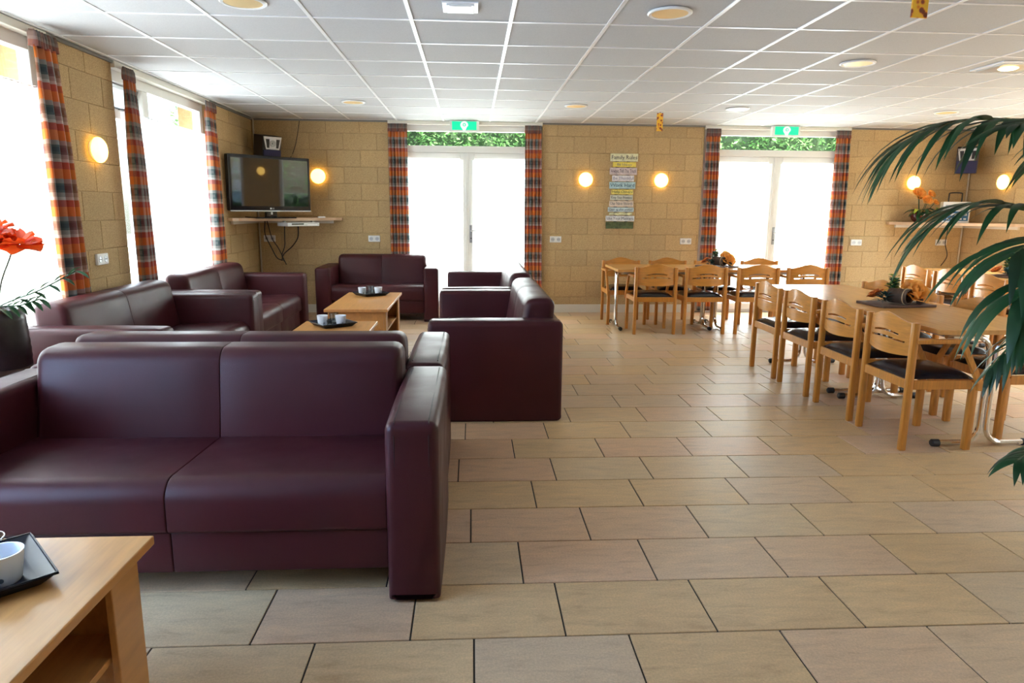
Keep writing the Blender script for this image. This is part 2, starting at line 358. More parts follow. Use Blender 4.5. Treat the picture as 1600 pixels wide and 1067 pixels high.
for i, (ar, a, b, c, d, full) in enumerate(cells):
    if i < 300 and ar > 0:
        if full: obj('floor_tile', tm, None, floor, loc=((a+b)/2, (c+d)/2, 0))
        else: obj('floor_tile', rbox(-(b-a)/2+0.003, (b-a)/2-0.003, -(d-c)/2+0.003, (d-c)/2-0.003, -0.012, 0, 0.0025, 1), 'tile', floor, loc=((a+b)/2, (c+d)/2, 0))
    else: rest.box(a+0.003, b-0.003, c+0.003, d-0.003, -0.012, 0)
o = obj('floor_tiles_beyond', rest, 'tile', floor); o['kind'] = 'stuff'

# ------------------------------------------------------------------ CEILING
CX0, CY0, CT = -0.3604, 4.45, 0.6
ceiling = struct(obj('ceiling', MB().box(XL-0.3, XR+0.3, YF-0.3, YB+0.3, ZC+0.10, ZC+0.25), 'white'))
LIGHTS = [(-1.26, 4.15), (1.14, 4.15), (2.94, 5.35), (-1.26, 7.75), (1.14, 7.75), (2.94, 7.75), (5.34, 7.75)]
def hole_tile(w, r, z0, z1, n=32):
    mb = MB(); vs = []; 
    for z in (z0, z1):
        for i in range(n):
            a = 2*PI*i/n; ca, sa = math.cos(a), math.sin(a); q = w/2/max(abs(ca), abs(sa)); vs.append((ca*q, sa*q, z))
        for i in range(n):
            a = 2*PI*i/n; vs.append((r*math.cos(a), r*math.sin(a), z))
    fs = []
    for i in range(n):
        k = (i+1) % n
        fs += [(i, k, n+k, n+i), (2*n+i, 3*n+i, 3*n+k, 2*n+k), (i, 2*n+i, 2*n+k, k), (n+i, n+k, 3*n+k, 3*n+i)]
    return mb.add(vs, fs)
hw = CT-0.022
ctm = MB().box(-hw/2, hw/2, -hw/2, hw/2, 0.004, 0.02).mesh('ceiling_tile'); ctm.materials.append(M['ceil'])
chm = hole_tile(hw, 0.112, 0.004, 0.02).mesh('ceiling_tile_hole'); chm.materials.append(M['ceil'])
crest = MB()
kx0 = int((XL-CX0)//CT); kx1 = int((XR-CX0)//CT); ky0 = int((YF-CY0)//CT); ky1 = int((YB-CY0)//CT)
for i in range(kx0, kx1+1):
    for j in range(ky0, ky1+1):
        a, b = max(CX0+i*CT, XL)+0.011, min(CX0+(i+1)*CT, XR)-0.011; c, d = max(CY0+j*CT, YF)+0.011, min(CY0+(j+1)*CT, YB)-0.011
        if b-a < 0.01 or d-c < 0.01: continue
        mx, my = (a+b)/2, (c+d)/2; full = abs(b-a-hw) < 1e-3 and abs(d-c-hw) < 1e-3
        hole = any(abs(mx-lx) < 0.1 and abs(my-ly) < 0.1 for lx, ly in LIGHTS)
        if my < 3.2: crest.box(a, b, c, d, ZC+0.004, ZC+0.02)
        elif hole: obj('ceiling_tile', chm, None, ceiling, loc=(mx, my, ZC))
        elif full: obj('ceiling_tile', ctm, None, ceiling, loc=(mx, my, ZC))
        else: obj('ceiling_tile', MB().box(a-mx, b-mx, c-my, d-my, 0.004, 0.02), 'ceil', ceiling, loc=(mx, my, ZC))
o = obj('ceiling_tiles_overhead', crest, 'ceil', ceiling); o['kind'] = 'stuff'
for i in range(kx0+1, kx1+1):
    x = CX0+i*CT; obj('grid_bar', MB().box(x-0.0115, x+0.0115, YF, YB, ZC-0.001, ZC+0.03), 'bar', ceiling)
for j in range(ky0+1, ky1+1):
    y = CY0+j*CT
    obj('grid_bar', MB().box(XL, XR, y-0.010, y+0.010, ZC, ZC+0.03), 'bar', ceiling)
for nm, bx in (('trim_1', (XL, XR, YB-0.02, YB, ZC-0.022, ZC)), ('trim_2', (XL, XL+0.02, YF, YB-0.02, ZC-0.022, ZC)), ('trim_3', (XR-0.02, XR, YF, YB-0.02, ZC-0.022, ZC))):
    struct(obj(nm, MB().box(*bx), pmat(nm+'_paint', (0.20, 0.19, 0.17), 0.6)))

# ------------------------------------------------------------------ WALLS with blocks
BH, BW = 0.2126, 0.43
def wall(name, core, segs, axis, face, sign):
    """core: boxes; segs: [(a0,a1,z0,z1)] stretches faced with blocks; face: coordinate of the face; sign: +1 blocks stick out to +axis"""
    mb = MB()
    for bx in core: mb.box(*bx)
    w = struct(obj(name, mb, 'mortar')); cache = {}
    for a0, a1, z0, z1 in segs:
        for r in range(int(z0/BH+1e-6), int(math.ceil(z1/BH))):
            off = (r % 2)*BW/2+0.06; b0, b1 = max(r*BH, z0), min((r+1)*BH, z1)
            if b1-b0 < 0.03: continue
            k = int((a0-off)//BW)
            while off+k*BW < a1:
                c0, c1 = max(off+k*BW, a0), min(off+(k+1)*BW, a1); k += 1
                if c1-c0 < 0.02: continue
                lw, lh = round(c1-c0, 4), round(b1-b0, 4)
                if (lw, lh) not in cache:
                    g = 0.002; q = round_poly(rect(-lw/2+g, lw/2-g, -lh/2+g, lh/2-g), 0.0, 1)
                    e = 0.003; vs = []
                    for ins, dd in ((0, 0), (0, 0.0035), (e, 0.006)):
                        for u, v in ((-1, -1), (1, -1), (1, 1), (-1, 1)):
                            uu, vv = u*(lw/2-g-ins), v*(lh/2-g-ins)
                            vs.append((uu, sign*dd, vv) if axis == 'y' else (sign*dd, uu, vv))
                    fs = [(8, 9, 10, 11)]+[(j*4+i, j*4+(i+1) % 4, (j+1)*4+(i+1) % 4, (j+1)*4+i) for j in (0, 1) for i in range(4)]
                    me = MB().add(vs, fs).mesh('block'); me.materials.append(M['block']); cache[(lw, lh)] = me
                    # make sure the outward face points into the room
                    nz = me.polygons[0].normal; want = Vector((0, sign, 0)) if axis == 'y' else Vector((sign, 0, 0))
                    if nz.dot(want) < 0: me.flip_normals()
                loc = ((c0+c1)/2, face, (b0+b1)/2) if axis == 'y' else (face, (c0+c1)/2, (b0+b1)/2)
                obj('block', cache[(lw, lh)], None, w, loc=loc)
    return w
T = 0.3; fb = YB+0.006
core = []; segs = []; xs = [XL-T]+[v for d in DOORS for v in d]+[XR+T]
for i in range(0, len(xs), 2):
    core.append((xs[i], xs[i+1], fb, fb+T, 0, ZC+0.1)); segs.append((max(xs[i], XL), min(xs[i+1], XR), 0, ZC))
wall_back = wall('wall_back', core, segs, 'y', fb, -1)
fl_ = XL-0.006
core = []; segs = []
ys = [YF]+[v for d in sorted(WINS) for v in d]+[YB+0.006]
for i in range(0, len(ys), 2): core.append((fl_-T, fl_, ys[i], ys[i+1], 0, ZC+0.1))
for a, b in WINS: core.append((fl_-T, fl_, a, b, -0.01, 0.02))
wall_left = wall('wall_left', core, [(4.95, 5.82, 0, ZC), (7.79, YB, 0, ZC), (2.08, 2.95, 0, ZC)], 'x', fl_, 1)
core = [(a+XR+0.006-fl_+T if False else XR+0.006, XR+0.006+T, c, d, e, f) for a, b, c, d, e, f in core]
wall_right = wall('wall_right', core, [(7.79, YB, 0, ZC), (4.95, 5.82, 0, ZC)], 'x', XR+0.006, -1)
mb = MB()      # wall behind the camera
mb.box(XL-T, XR+T, YF-T, YF, 0, ZC+0.1)
wall_front = struct(obj('wall_front', mb, 'block'))
# skirting boards
for i, (a, b) in enumerate(((XL, DOORS[0][0]), (DOORS[0][1], DOORS[1][0]), (DOORS[1][1], XR))):
    struct(obj('baseboard_back', MB().box(a, b, YB-0.018, YB+0.004, 0, 0.11), 'cream'))
for a, b in ((7.79, YB), (4.95, 5.82)):
    struct(obj('baseboard_left', MB().box(XL-0.004, XL+0.018, a, b-0.02, 0, 0.11), 'cream'))
    struct(obj('baseboard_right', MB().box(XR-0.018, XR+0.004, a, b-0.02, 0, 0.11), 'cream'))

# ------------------------------------------------------------------ DOUBLE DOORS in the back wall
def frame_piece(par, name, x0, x1, y0, y1, z0, z1, mat='white'): return obj(name, rbox(x0, x1, y0, y1, z0, z1, 0.006), mat, par)
def netcloth(x0, x1, z0, z1, n, amp, flip=False):
    mb = MB(); nx = n*8; nz = 6; vs = []; fs = []
    for j in range(nz+1):
        for i in range(nx+1):
            t = i/nx; vs.append((x0+(x1-x0)*t, amp*math.sin(2*PI*n*t+0.5*math.sin(j))*(0.7+0.3*math.sin(9*t)), z0+(z1-z0)*j/nz))
    for j in range(nz):
        for i in range(nx): k = j*(nx+1)+i; fs.append((k, k+1, k+nx+2, k+nx+1))
    return mb.add(vs, fs)
def double_door(n, a, b, word):
    d = struct(obj('door_%d' % n, MB().box(a, b, YB+0.06, YB+0.14, -0.004, 0.03), 'cream'), 'white double glazed door with transom window, '+word)
    y0, y1 = YB+0.05, YB+0.13
    frame_piece(d, 'jamb', a, a+0.09, y0, y1, 0, 2.50); frame_piece(d, 'jamb', b-0.09, b, y0, y1, 0, 2.50)
    frame_piece(d, 'head', a+0.09, b-0.09, y0, y1, 2.385, 2.50); frame_piece(d, 'transom_bar', a+0.09, b-0.09, y0-0.02, y1, 2.115, 2.20)
    tp = obj('transom_pane', MB().box(a+0.09, b-0.09, y0+0.035, y0+0.045, 2.20, 2.385), 'glass', d)
    mid = (a+b)/2+0.02
    for x0, x1, hs in ((a+0.09, mid-0.002, 1), (mid+0.002, b-0.09, -1)):
        lf = frame_piece(d, 'door_leaf', x0, x0+0.095, y0+0.005, y1-0.01, 0.03, 2.113)
        frame_piece(lf, 'stile', x1-0.095, x1, y0+0.005, y1-0.01, 0.03, 2.113)
        frame_piece(lf, 'top_rail', x0+0.095, x1-0.095, y0+0.005, y1-0.01, 2.035, 2.113); frame_piece(lf, 'bottom_rail', x0+0.095, x1-0.095, y0+0.005, y1-0.01, 0.03, 0.16)
        obj('pane', MB().box(x0+0.095, x1-0.095, y0+0.03, y0+0.04, 0.16, 2.035), 'glass', lf)
    frame_piece(d, 'cover_strip', mid-0.022, mid+0.018, y0-0.012, y0+0.006, 0.03, 2.112)
    h = obj('handle_plate', rbox(mid+0.028, mid+0.066, y0-0.004, y0+0.006, 0.94, 1.175, 0.004), 'steel', d)
    obj('lever', MB().tube([(mid+0.047, y0-0.002, 1.10), (mid+0.047, y0-0.05, 1.10), (mid+0.055, y0-0.056, 1.10), (mid+0.17, y0-0.056, 1.10)], 0.009, 8), 'silver', h, True)
    obj('keyhole', MB().lathe([(0.009, 0), (0.009, 0.004)], 12, (mid+0.047, y0-0.003, 1.0), 'y'), 'black', h)
    for x0, x1, side in ((a+0.155, mid-0.075, 'first'), (mid+0.08, b-0.155, 'second')):
        t = thing('net_curtain', 'white gathered net curtain on the %s leaf of the %s' % (side, word), 'net curtain', ((x0+x1)/2, YB+0.028, 0.10), group='net curtains on the doors')
        obj('net_cloth', netcloth(-(x1-x0)/2-0.02, (x1-x0)/2+0.02, 0.02, 1.93, 18, 0.008), 'net', t, True)
        obj('rod', MB().tube([(-(x1-x0)/2-0.03, 0, 1.925), ((x1-x0)/2+0.03, 0, 1.925)], 0.005, 8), 'plastic', t, True)
    r = obj('curtain_rail', rbox(a, b, YB-0.03, YB+0.045, 2.458, 2.502, 0.005), 'cream')
    tag(r, 'cream curtain rail boxed in above the '+word, 'curtain rail')
    return d
double_door(1, *DOORS[0], 'double door beside the television')
double_door(2, *DOORS[1], 'double door behind the dining tables')

# ------------------------------------------------------------------ SIDE WINDOWS
def side_window(n, a, b, left, label):
    sgn = 1 if left else -1; X0 = XL if left else XR
    def bx(q0, q1, y0, y1, z0, z1): return (min(X0-sgn*q0, X0-sgn*q1), max(X0-sgn*q0, X0-sgn*q1), y0, y1, z0, z1)
    def fp(par, name, *q, mat='white'): return obj(name, rbox(*bx(*q), 0.006), mat, par)
    w = struct(obj('window_%d' % n, MB().box(*bx(0.05, 0.13, a, b, 0.015, 0.09)), 'white'), label)
    fp(w, 'jamb', 0.05, 0.13, a, a+0.08, 0.09, 2.50); fp(w, 'jamb', 0.05, 0.13, b-0.08, b, 0.09, 2.50)
    fp(w, 'head', 0.05, 0.13, a+0.08, b-0.08, 2.37, 2.50); fp(w, 'transom_bar', 0.05, 0.13, a+0.08, b-0.08, 2.08, 2.155)
    m_ = (a+b)/2-0.33 if n == 1 else (a+b)/2
    fp(w, 'mullion', 0.05, 0.13, m_-0.05, m_+0.05, 2.155, 2.37); fp(w, 'sill', 0.0, 0.13, a, b, 0.50, 0.56)
    fp(w, 'panel', 0.07, 0.12, a+0.08, b-0.08, 0.09, 0.50, mat='cream')
    fp(w, 'mullion', 0.05, 0.13, m_-0.05, m_+0.05, 0.56, 2.08)
    for y0, y1 in ((a+0.08, m_-0.05), (m_+0.05, b-0.08)):
        obj('pane', MB().box(*bx(0.085, 0.095, y0, y1, 0.56, 2.08)), 'glass', w)
    obj('transom_pane', MB().box(*bx(0.085, 0.095, m_+0.05, b-0.08, 2.155, 2.37)), 'glass', w)
    # opening fanlight, tilted out on a stay
    fan = obj('fanlight', MB(), 'white', w); fan.location = (X0-sgn*0.10, (a+m_)/2+0.015, 2.365); fan.rotation_euler = (0, sgn*math.radians(18), 0)
    hy = (m_-0.05-a-0.08)/2-0.004
    mbf = MB()
    for q in ((-0.02, 0.02, -hy, hy, -0.03, 0.0), (-0.02, 0.02, -hy, hy, -0.205, -0.175), (-0.02, 0.02, -hy, -hy+0.03, -0.18, -0.025), (-0.02, 0.02, hy-0.03, hy, -0.18, -0.025)): mbf.box(*q)
    fan.data = mbf.mesh('fanlight'); fan.data.materials.append(M['steel'] if n == 1 else M['white'])
    obj('pane', MB().box(-0.004, 0.004, -hy+0.03, hy-0.03, -0.18, -0.025), 'glass', fan)
    obj('stay', MB().tube([(0.02*sgn, 0, -0.19), (0.10*sgn, 0.03, -0.16), (0.115*sgn, 0.05, -0.10), (0.12*sgn, 0.06, -0.06)], 0.008, 6), 'cable', fan)
    return w
side_window(1, *WINS[0], True, 'tall white window behind the sofas with open fanlight')
side_window(2, *WINS[1], True, 'tall white window beside the poppy vase')
side_window(3, *WINS[2], True, 'tall white window beside the front sofa')
for i in range(3): side_window(4+i, *WINS[i], False, 'tall white window in the right wall')
for i, (a, b, sgn, X0, wd) in enumerate([(WINS[0][0], WINS[0][1], 1, XL, 'window behind the far wall sofa'), (WINS[1][0], WINS[1][1], 1, XL, 'window beside the poppy vase'),
        (WINS[2][0], WINS[2][1], 1, XL, 'window beside the front sofa')]):
    t = thing('net_curtain', 'wide white net curtain across the '+wd, 'net curtain', (X0+sgn*0.022, (a+b)/2, 0.52), PI/2, 'net curtains at the windows')
    hw_ = (b-a)/2-0.03
    obj('net_cloth', netcloth(-hw_, hw_, 0.0, 1.62, 34, 0.008), 'net', t, True)
    obj('wire', MB().tube([(-hw_-0.03, 0, 1.61), (hw_+0.03, 0, 1.61)], 0.004, 6), 'plastic', t)
    r = obj('curtain_rail', rbox(min(X0-sgn*0.045, X0+sgn*0.03), max(X0-sgn*0.045, X0+sgn*0.03), a, b, 2.45, 2.502, 0.005), 'cream')
    tag(r, 'cream curtain rail above the '+wd, 'curtain rail')

# ------------------------------------------------------------------ PLAID CURTAINS
def cloth(w0, w1, sh, ztop, zbot, folds, amp, seed, uvz):
    rnd = random.Random(seed); ph = rnd.random()*6; nx = folds*12; nz = 22; vs = []; fs = []; uvs = []
    W_ = 0.25*2.0
    for j in range(nz+1):
        q = j/nz; z = ztop+(zbot-ztop)*q; w = w0+(w1-w0)*q; A = amp*(0.45+0.55*min(1, q*4))
        for i in range(nx+1):
            t = i/nx; f = 2*PI*folds*t+ph
            vs.append((sh*q+w*(t-0.5)+0.25*A*math.cos(f)*q, A*math.sin(f+0.35*math.sin(3*q+seed))*(0.75+0.25*math.sin(5*t+seed)), z)); uvs.append((t*W_+seed*0.13, z+uvz))
    for j in range(nz):
        for i in range(nx): k = j*(nx+1)+i; fs.append((k, k+1, k+nx+2, k+nx+1))
    mb = MB().add(vs, fs); me = bpy.data.meshes.new('cloth'); me.from_pydata(vs, [], fs); me.update()
    ul = me.uv_layers.new(name='UVMap')
    for l in me.loops: ul.data[l.index].uv = uvs[l.vertex_index]
    for p in me.polygons: p.use_smooth = True
    return me
def curtain(loc, rz, w0, w1, sh, folds, amp, seed, label, zb=0.03):
    t = thing('plaid_curtain', label, 'curtain', (loc[0], loc[1], zb), rz, 'orange and grey plaid curtains')
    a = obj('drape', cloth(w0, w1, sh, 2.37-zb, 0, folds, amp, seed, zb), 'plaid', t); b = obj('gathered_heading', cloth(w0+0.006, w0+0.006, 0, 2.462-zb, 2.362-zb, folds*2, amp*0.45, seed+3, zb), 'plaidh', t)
    for o in (a, b):
        m = o.modifiers.new('thickness', 'SOLIDIFY'); m.thickness = 0.003
    return t
DY = YB-0.035
curtain((-0.955, DY-0.008), 0, 0.245, 0.255, 0.0, 6, 0.028, 1, 'plaid curtain hanging behind the small sofa beside the television')
curtain((0.808, DY-0.01), 0, 0.215, 0.245, 0.015, 5, 0.03, 2, 'plaid curtain beside the pair of lamps, on the door opposite the television')
curtain((3.212, DY), 0, 0.19, 0.225, 0.03, 5, 0.028, 3, 'plaid curtain between the painted sign and the dining table door')
curtain((4.995, DY), 0, 0.20, 0.245, 0.03, 5, 0.03, 4, 'plaid curtain between the dining table door and the palm')
curtain((XL+0.085, 4.815), PI/2, 0.25, 0.34, 0.06, 4, 0.055, 5, 'plaid curtain beside the orange poppies')
curtain((XL+0.082, 5.915), PI/2, 0.16, 0.28, 0.04, 3, 0.050, 6, 'plaid curtain between wall lamp and window behind the sofas')
curtain((XL+0.082, 7.66), PI/2, 0.27, 0.33, 0.0, 4, 0.045, 7, 'plaid curtain nearest the television corner, on the window wall')

# ------------------------------------------------------------------ WALL LAMPS
def wall_lamp(loc, rz, label, lit=True):
    t = thing('wall_lamp', label, 'lamp', loc, rz, 'round opal wall lamps')
    obj('base', MB().lathe([(0.072, 0.0), (0.075, 0.004), (0.075, 0.022), (0.06, 0.026)], 28, ax='y'), 'plastic', t, True)
    pr = [(0.080, 0.022), (0.092, 0.030), (0.094, 0.040)]+[(0.094*math.cos(a), 0.040+0.045*math.sin(a)) for a in [PI/2*k/7 for k in range(1, 7)]]+[(0.0001, 0.085)]
    obj('glass_dome', MB().lathe(pr, 32, ax='y'), 'lampglass' if lit else 'lampoff', t, True)
wall_lamp((1.515, YB, 1.785), 0, 'glowing round wall lamp beside the painted sign, toward the sofas')
wall_lamp((2.534, YB, 1.785), 0, 'glowing round wall lamp beside the painted sign, toward the palm')
wall_lamp((-1.99, YB, 1.79), 0, 'glowing round wall lamp half hidden by the television')
wall_lamp((6.037, YB, 1.79), 0, 'glowing round wall lamp above the orange roses')
wall_lamp((XL, 5.44, 1.795), PI/2, 'glowing round wall lamp between the plaid curtains on the window wall')
wall_lamp((XL, 8.54, 1.79), PI/2, 'unlit round wall lamp behind the television, at its window side', False)
wall_lamp((XR, 5.40, 1.79), -PI/2, 'glowing round wall lamp mirrored in the television screen')
wall_lamp((XR, 8.62, 1.785), -PI/2, 'glowing round wall lamp among palm leaves, on the right wall')

# ------------------------------------------------------------------ CEILING LAMPS AND FITTINGS
def downlight(x, y, label):
    t = thing('ceiling_lamp', label, 'ceiling lamp', (x, y, ZC), 0, 'recessed ceiling lamps')
    obj('ring', MB().lathe([(0.108, 0.0), (0.126, 0.0), (0.128, -0.006), (0.120, -0.012), (0.104, -0.010), (0.104, 0.002), (0.108, 0.0)], 36), 'bar', t, True)
    obj('reflector', MB().lathe([(0.104, -0.008), (0.098, 0.03), (0.075, 0.075), (0.05, 0.095), (0.0001, 0.097)], 36), 'gold', t, True)
    for sx in (-0.035, 0.035): obj('bulb', MB().tube([(sx, -0.06, 0.008), (sx, 0.06, 0.008)], 0.015, 10), 'bulb', t, True)
    l = bpy.data.lights.new('ceiling_lamp_light', 'POINT'); l.shadow_soft_size = 0.02; l.energy = 34; l.color = (1, 0.74, 0.42)
    lo = bpy.data.objects.new('ceiling_lamp_light', l); C.objects.link(lo); lo.parent = t; lo.location = (0, 0, 0.012)
for (x, y), lb in zip(LIGHTS, ['recessed ceiling lamp nearest above the front sofa', 'recessed ceiling lamp overhead between square detector and upper sunflower strip', 'recessed ceiling lamp above the front dining table',
        'recessed ceiling lamp above the television corner', 'recessed ceiling lamp nearest the painted sign', 'recessed ceiling lamp above the back dining table', 'recessed ceiling lamp just above the palm fronds']): downlight(x, y, lb)
t = thing('ceiling_detector', 'white square detector panel in the ceiling tile overhead', 'detector', (-0.06, 4.15, ZC))
obj('frame', rbox(-0.10, 0.10, -0.10, 0.10, -0.006, 0.003, 0.002), 'bar', t)
obj('cover', rbox(-0.078, 0.078, -0.078, 0.078, -0.014, -0.006, 0.004), 'plastic', t); obj('slot', MB().box(-0.06, 0.06, -0.072, -0.060, -0.0165, -0.0135), 'steel', t)
t = thing('square_ceiling_lamp', 'square flush ceiling lamp above the palm, at the right edge', 'ceiling lamp', (4.14, 5.35, ZC))
obj('frame', rbox(-0.18, 0.18, -0.18, 0.18, -0.010, 0.003, 0.003), 'bar', t); obj('diffuser', rbox(-0.15, 0.15, -0.15, 0.15, -0.018, -0.009, 0.004), 'silver', t); obj('lens', MB().lathe([(0.0001, -0.030), (0.05, -0.027), (0.07, -0.017)], 20), 'bulb', t, True)
def exit_sign(x0, x1, label):
    t = thing('exit_sign', label, 'exit sign', ((x0+x1)/2, YB-0.085, 2.365), group='green emergency exit signs'); w = (x1-x0)/2
    obj('housing', rbox(-w, w, -0.03, 0.05, 0, 0.138, 0.006), 'plastic', t)
    obj('face', MB().box(-w+0.03, w-0.03, -0.034, -0.029, 0.022, 0.126), 'green', t)
    s = obj('symbol', MB().prism([(0.05*math.sin(a)*(1 if a < PI*0.62 or a > PI*1.38 else 0.8), 0.082+0.046*math.cos(a)) for a in [2*PI*k/28 for k in range(28)]][:11]+[(0.012, 0.012), (-0.012, 0.012)]+[(0.05*math.sin(a), 0.082+0.046*math.cos(a)) for a in [2*PI*k/28 for k in range(18, 28)]], -0.038, -0.033, 'y'), 'exitw', t)
    obj('window', MB().lathe([(0.0001, 0.041), (0.022, 0.040), (0.022, 0.036)], 20, (0, 0, 0.085), 'y'), 'green', s)
    obj('arrow', MB().prism([(-0.012, 0.082), (0, 0.098), (0.012, 0.082), (0.005, 0.082), (0.005, 0.072), (-0.005, 0.072), (-0.005, 0.082)], -0.044, -0.040, 'y'), 'exitw', s)
exit_sign(-0.278, 0.096, 'green emergency exit sign above the door beside the television'); exit_sign(3.975, 4.352, 'green emergency exit sign above the door behind the dining tables')
def sunflower_strip(x, y, zb, w, h, label):
    t = thing('hanging_strip', label, 'decoration', (x, y, zb), 0.12, 'hanging sunflower strips')
    m, tt, b = newmat('sunflower_print')
    v = node(tt, 'ShaderNodeTexVoronoi'); v.inputs['Scale'].default_value = 34; tc = node(tt, 'ShaderNodeTexCoord'); link(tt, tc.outputs['Object'], v.inputs['Vector'])
    link(tt, ramp(tt, v.outputs['Distance'], [(0, (0.10, 0.02, 0.008)), (0.36, (0.25, 0.04, 0.01)), (0.42, (0.75, 0.20, 0.015)), (0.55, (0.88, 0.50, 0.03))]), b.inputs['Base Color'])
    p = obj('paper', rbox(-w/2, w/2, -0.004, 0.004, 0, h, 0.002), m, t); obj('string', MB().tube([(0, 0, h), (0, 0, ZC-zb)], 0.0015, 5), 'ivory', t)
    obj('tassel', MB().lathe([(0.0001, h+0.012), (0.008, h+0.006), (0.0001, h)], 8), 'bark', t)
sunflower_strip(2.16, 8.07, 2.285, 0.075, 0.20, 'small sunflower paper strip hanging before the painted sign wall')
sunflower_strip(2.02, 3.2, 2.25, 0.082, 0.22, 'sunflower paper strip hanging overhead, cut by the top of the picture')

# ------------------------------------------------------------------ SOCKETS, CABLES, SIGN
def socket(loc, rz, label, w=0.155):
    t = thing('wall_socket', label, 'socket', loc, rz, 'white double wall sockets')
    obj('plate', rbox(-w/2, w/2, -0.022, 0.0, -0.042, 0.042, 0.006), 'plastic', t)
    for sx in (-w/4, w/4):
        s = obj('outlet', MB().lathe([(0.026, 0.0215), (0.025, 0.024), (0.021, 0.024), (0.019, 0.0225), (0.0001, 0.0225)], 20, (sx, 0, 0), 'y'), 'silver', t, True)
        for hx in (-0.009, 0.009): obj('hole', MB().lathe([(0.004, 0.0225), (0.004, 0.0245), (0.0001, 0.0245)], 8, (sx+hx, 0, 0), 'y'), 'black', s)
socket((-1.294, YB, 0.99), 0, 'white double socket above the small sofa'); socket((1.132, YB, 0.995), 0, 'white double socket below the lamp nearest the sofas')
socket((2.921, YB, 0.98), 0, 'white double socket above the back dining table'); socket((5.326, YB, 0.976), 0, 'white double socket between curtain and corner shelf with radio')
socket((XL, 5.377, 0.99), PI/2, 'white double socket below the lamp on the window wall'); socket((XL, 7.96, 0.985), PI/2, 'white socket beside the curtain under the television shelf', 0.10)
socket((-2.66, YB, 0.985), 0, 'white socket with plugged cables in the television corner', 0.15); socket((6.55, YB, 0.985), 0, 'white double socket under the radio shelf')
t = thing('painted_sign', 'stack of painted wooden plank signs with family rules between two lamps', 'sign', (2.015, YB, 1.145))
PL = [('Family Rules', 0.322, 0.100, 0.0, (0.72, 0.70, 0.46), (0.03, 0.035, 0.05)), ('Be Happy', 0.270, 0.062, 0.005, (0.80, 0.66, 0.12), (0.25, 0.25, 0.2)), ('Always Tell The Truth', 0.320, 0.090, -0.005, (0.62, 0.52, 0.50), (0.06, 0.03, 0.09)),
      ('Be Thankful', 0.255, 0.076, -0.005, (0.74, 0.72, 0.72), (0.22, 0.22, 0.34)), ('Work Hard', 0.305, 0.088, -0.012, (0.42, 0.60, 0.62), (0.02, 0.08, 0.14)), ('Help Others', 0.255, 0.064, -0.01, (0.78, 0.66, 0.16), (0.05, 0.10, 0.05)),
      ('Keep Your Promises', 0.265, 0.066, -0.018, (0.62, 0.64, 0.55), (0.05, 0.06, 0.06)), ('Use Nice Words', 0.285, 0.076, -0.016, (0.74, 0.62, 0.50), (0.12, 0.13, 0.16)), ('Clean up after yourself', 0.305, 0.060, -0.022, (0.55, 0.66, 0.66), (0.05, 0.08, 0.14)),
      (None, 0.27, 0.034, -0.022, (0.72, 0.66, 0.38), None), ('Use Your Manners', 0.340, 0.072, -0.028, (0.72, 0.72, 0.70), (0.03, 0.035, 0.07)), (None, 0.325, 0.088, -0.03, (0.085, 0.115, 0.045), None)]
z = 0.99
obj('backing_lath', MB().box(-0.10, -0.06, -0.012, 0, 0.02, 0.97), 'bark', t); obj('backing_lath', MB().box(0.05, 0.09, -0.012, 0, 0.02, 0.97), 'bark', t)
tot = sum(p[2] for p in PL)+0.008*len(PL); k_ = 0.99/tot
for i, (s, w, h, dx, col, ink) in enumerate(PL):
    h *= k_; z -= h+0.008*k_
    pk = obj('plank', rbox(-w*0.575+dx+0.01, w*0.575+dx+0.01, -0.032, -0.012, z, z+h, 0.004), pmat('painted_plank', col, 0.6, var=0.22 if s else 0.55, scale=22), t)
    if s:
        me = text_mesh(s, h*0.72); lo_ = min(v.co.x for v in me.vertices); hi_ = max(v.co.x for v in me.vertices); sc = min(1.15, w*1.06/(hi_-lo_))
        le = obj('lettering', me, pmat('sign_ink', ink, 0.7), pk); le.rotation_euler = (PI/2, 0, 0); le.location = (dx+0.01, -0.0330, z+h/2); le.scale = (sc, 1, 1)
def cable(name, pts, r, mat, label, cat='cable'):
    o = obj(name, MB().tube(pts, r, 6), mat, None, True); return tag(o, label, cat)
def curvy(pts, n=6):
    P = [Vector(p) for p in pts]; out = []
    for i in range(len(P)-1):
        a, b, c, d = P[max(i-1, 0)], P[i], P[i+1], P[min(i+2, len(P)-1)]
        for k in range(n):
            t = k/n; out.append(0.5*((2*b)+(c-a)*t+(2*a-5*b+4*c-d)*t*t+(3*b-a-3*c+d)*t*t*t))
    return out+[P[-1]]
cable('thin_cable', curvy([(-2.20, YB-0.006, 2.50), (-2.23, YB-0.012, 2.33), (-2.28, YB-0.008, 2.14), (-2.35, YB-0.02, 2.0), (-2.42, 9.0, 1.85)]), 0.004, 'cable', 'thin dark cable running from the ceiling down behind the television')
cable('conduit', [(XL+0.025, YB-0.02, 0.12), (XL+0.025, YB-0.02, 2.50)], 0.011, 'ivory', 'beige conduit up the corner behind the television', 'conduit')
cable('conduit', [(XR-0.025, YB-0.02, 0.12), (XR-0.025, YB-0.02, 2.50)], 0.011, 'ivory', 'beige conduit up the corner behind the palm', 'conduit')

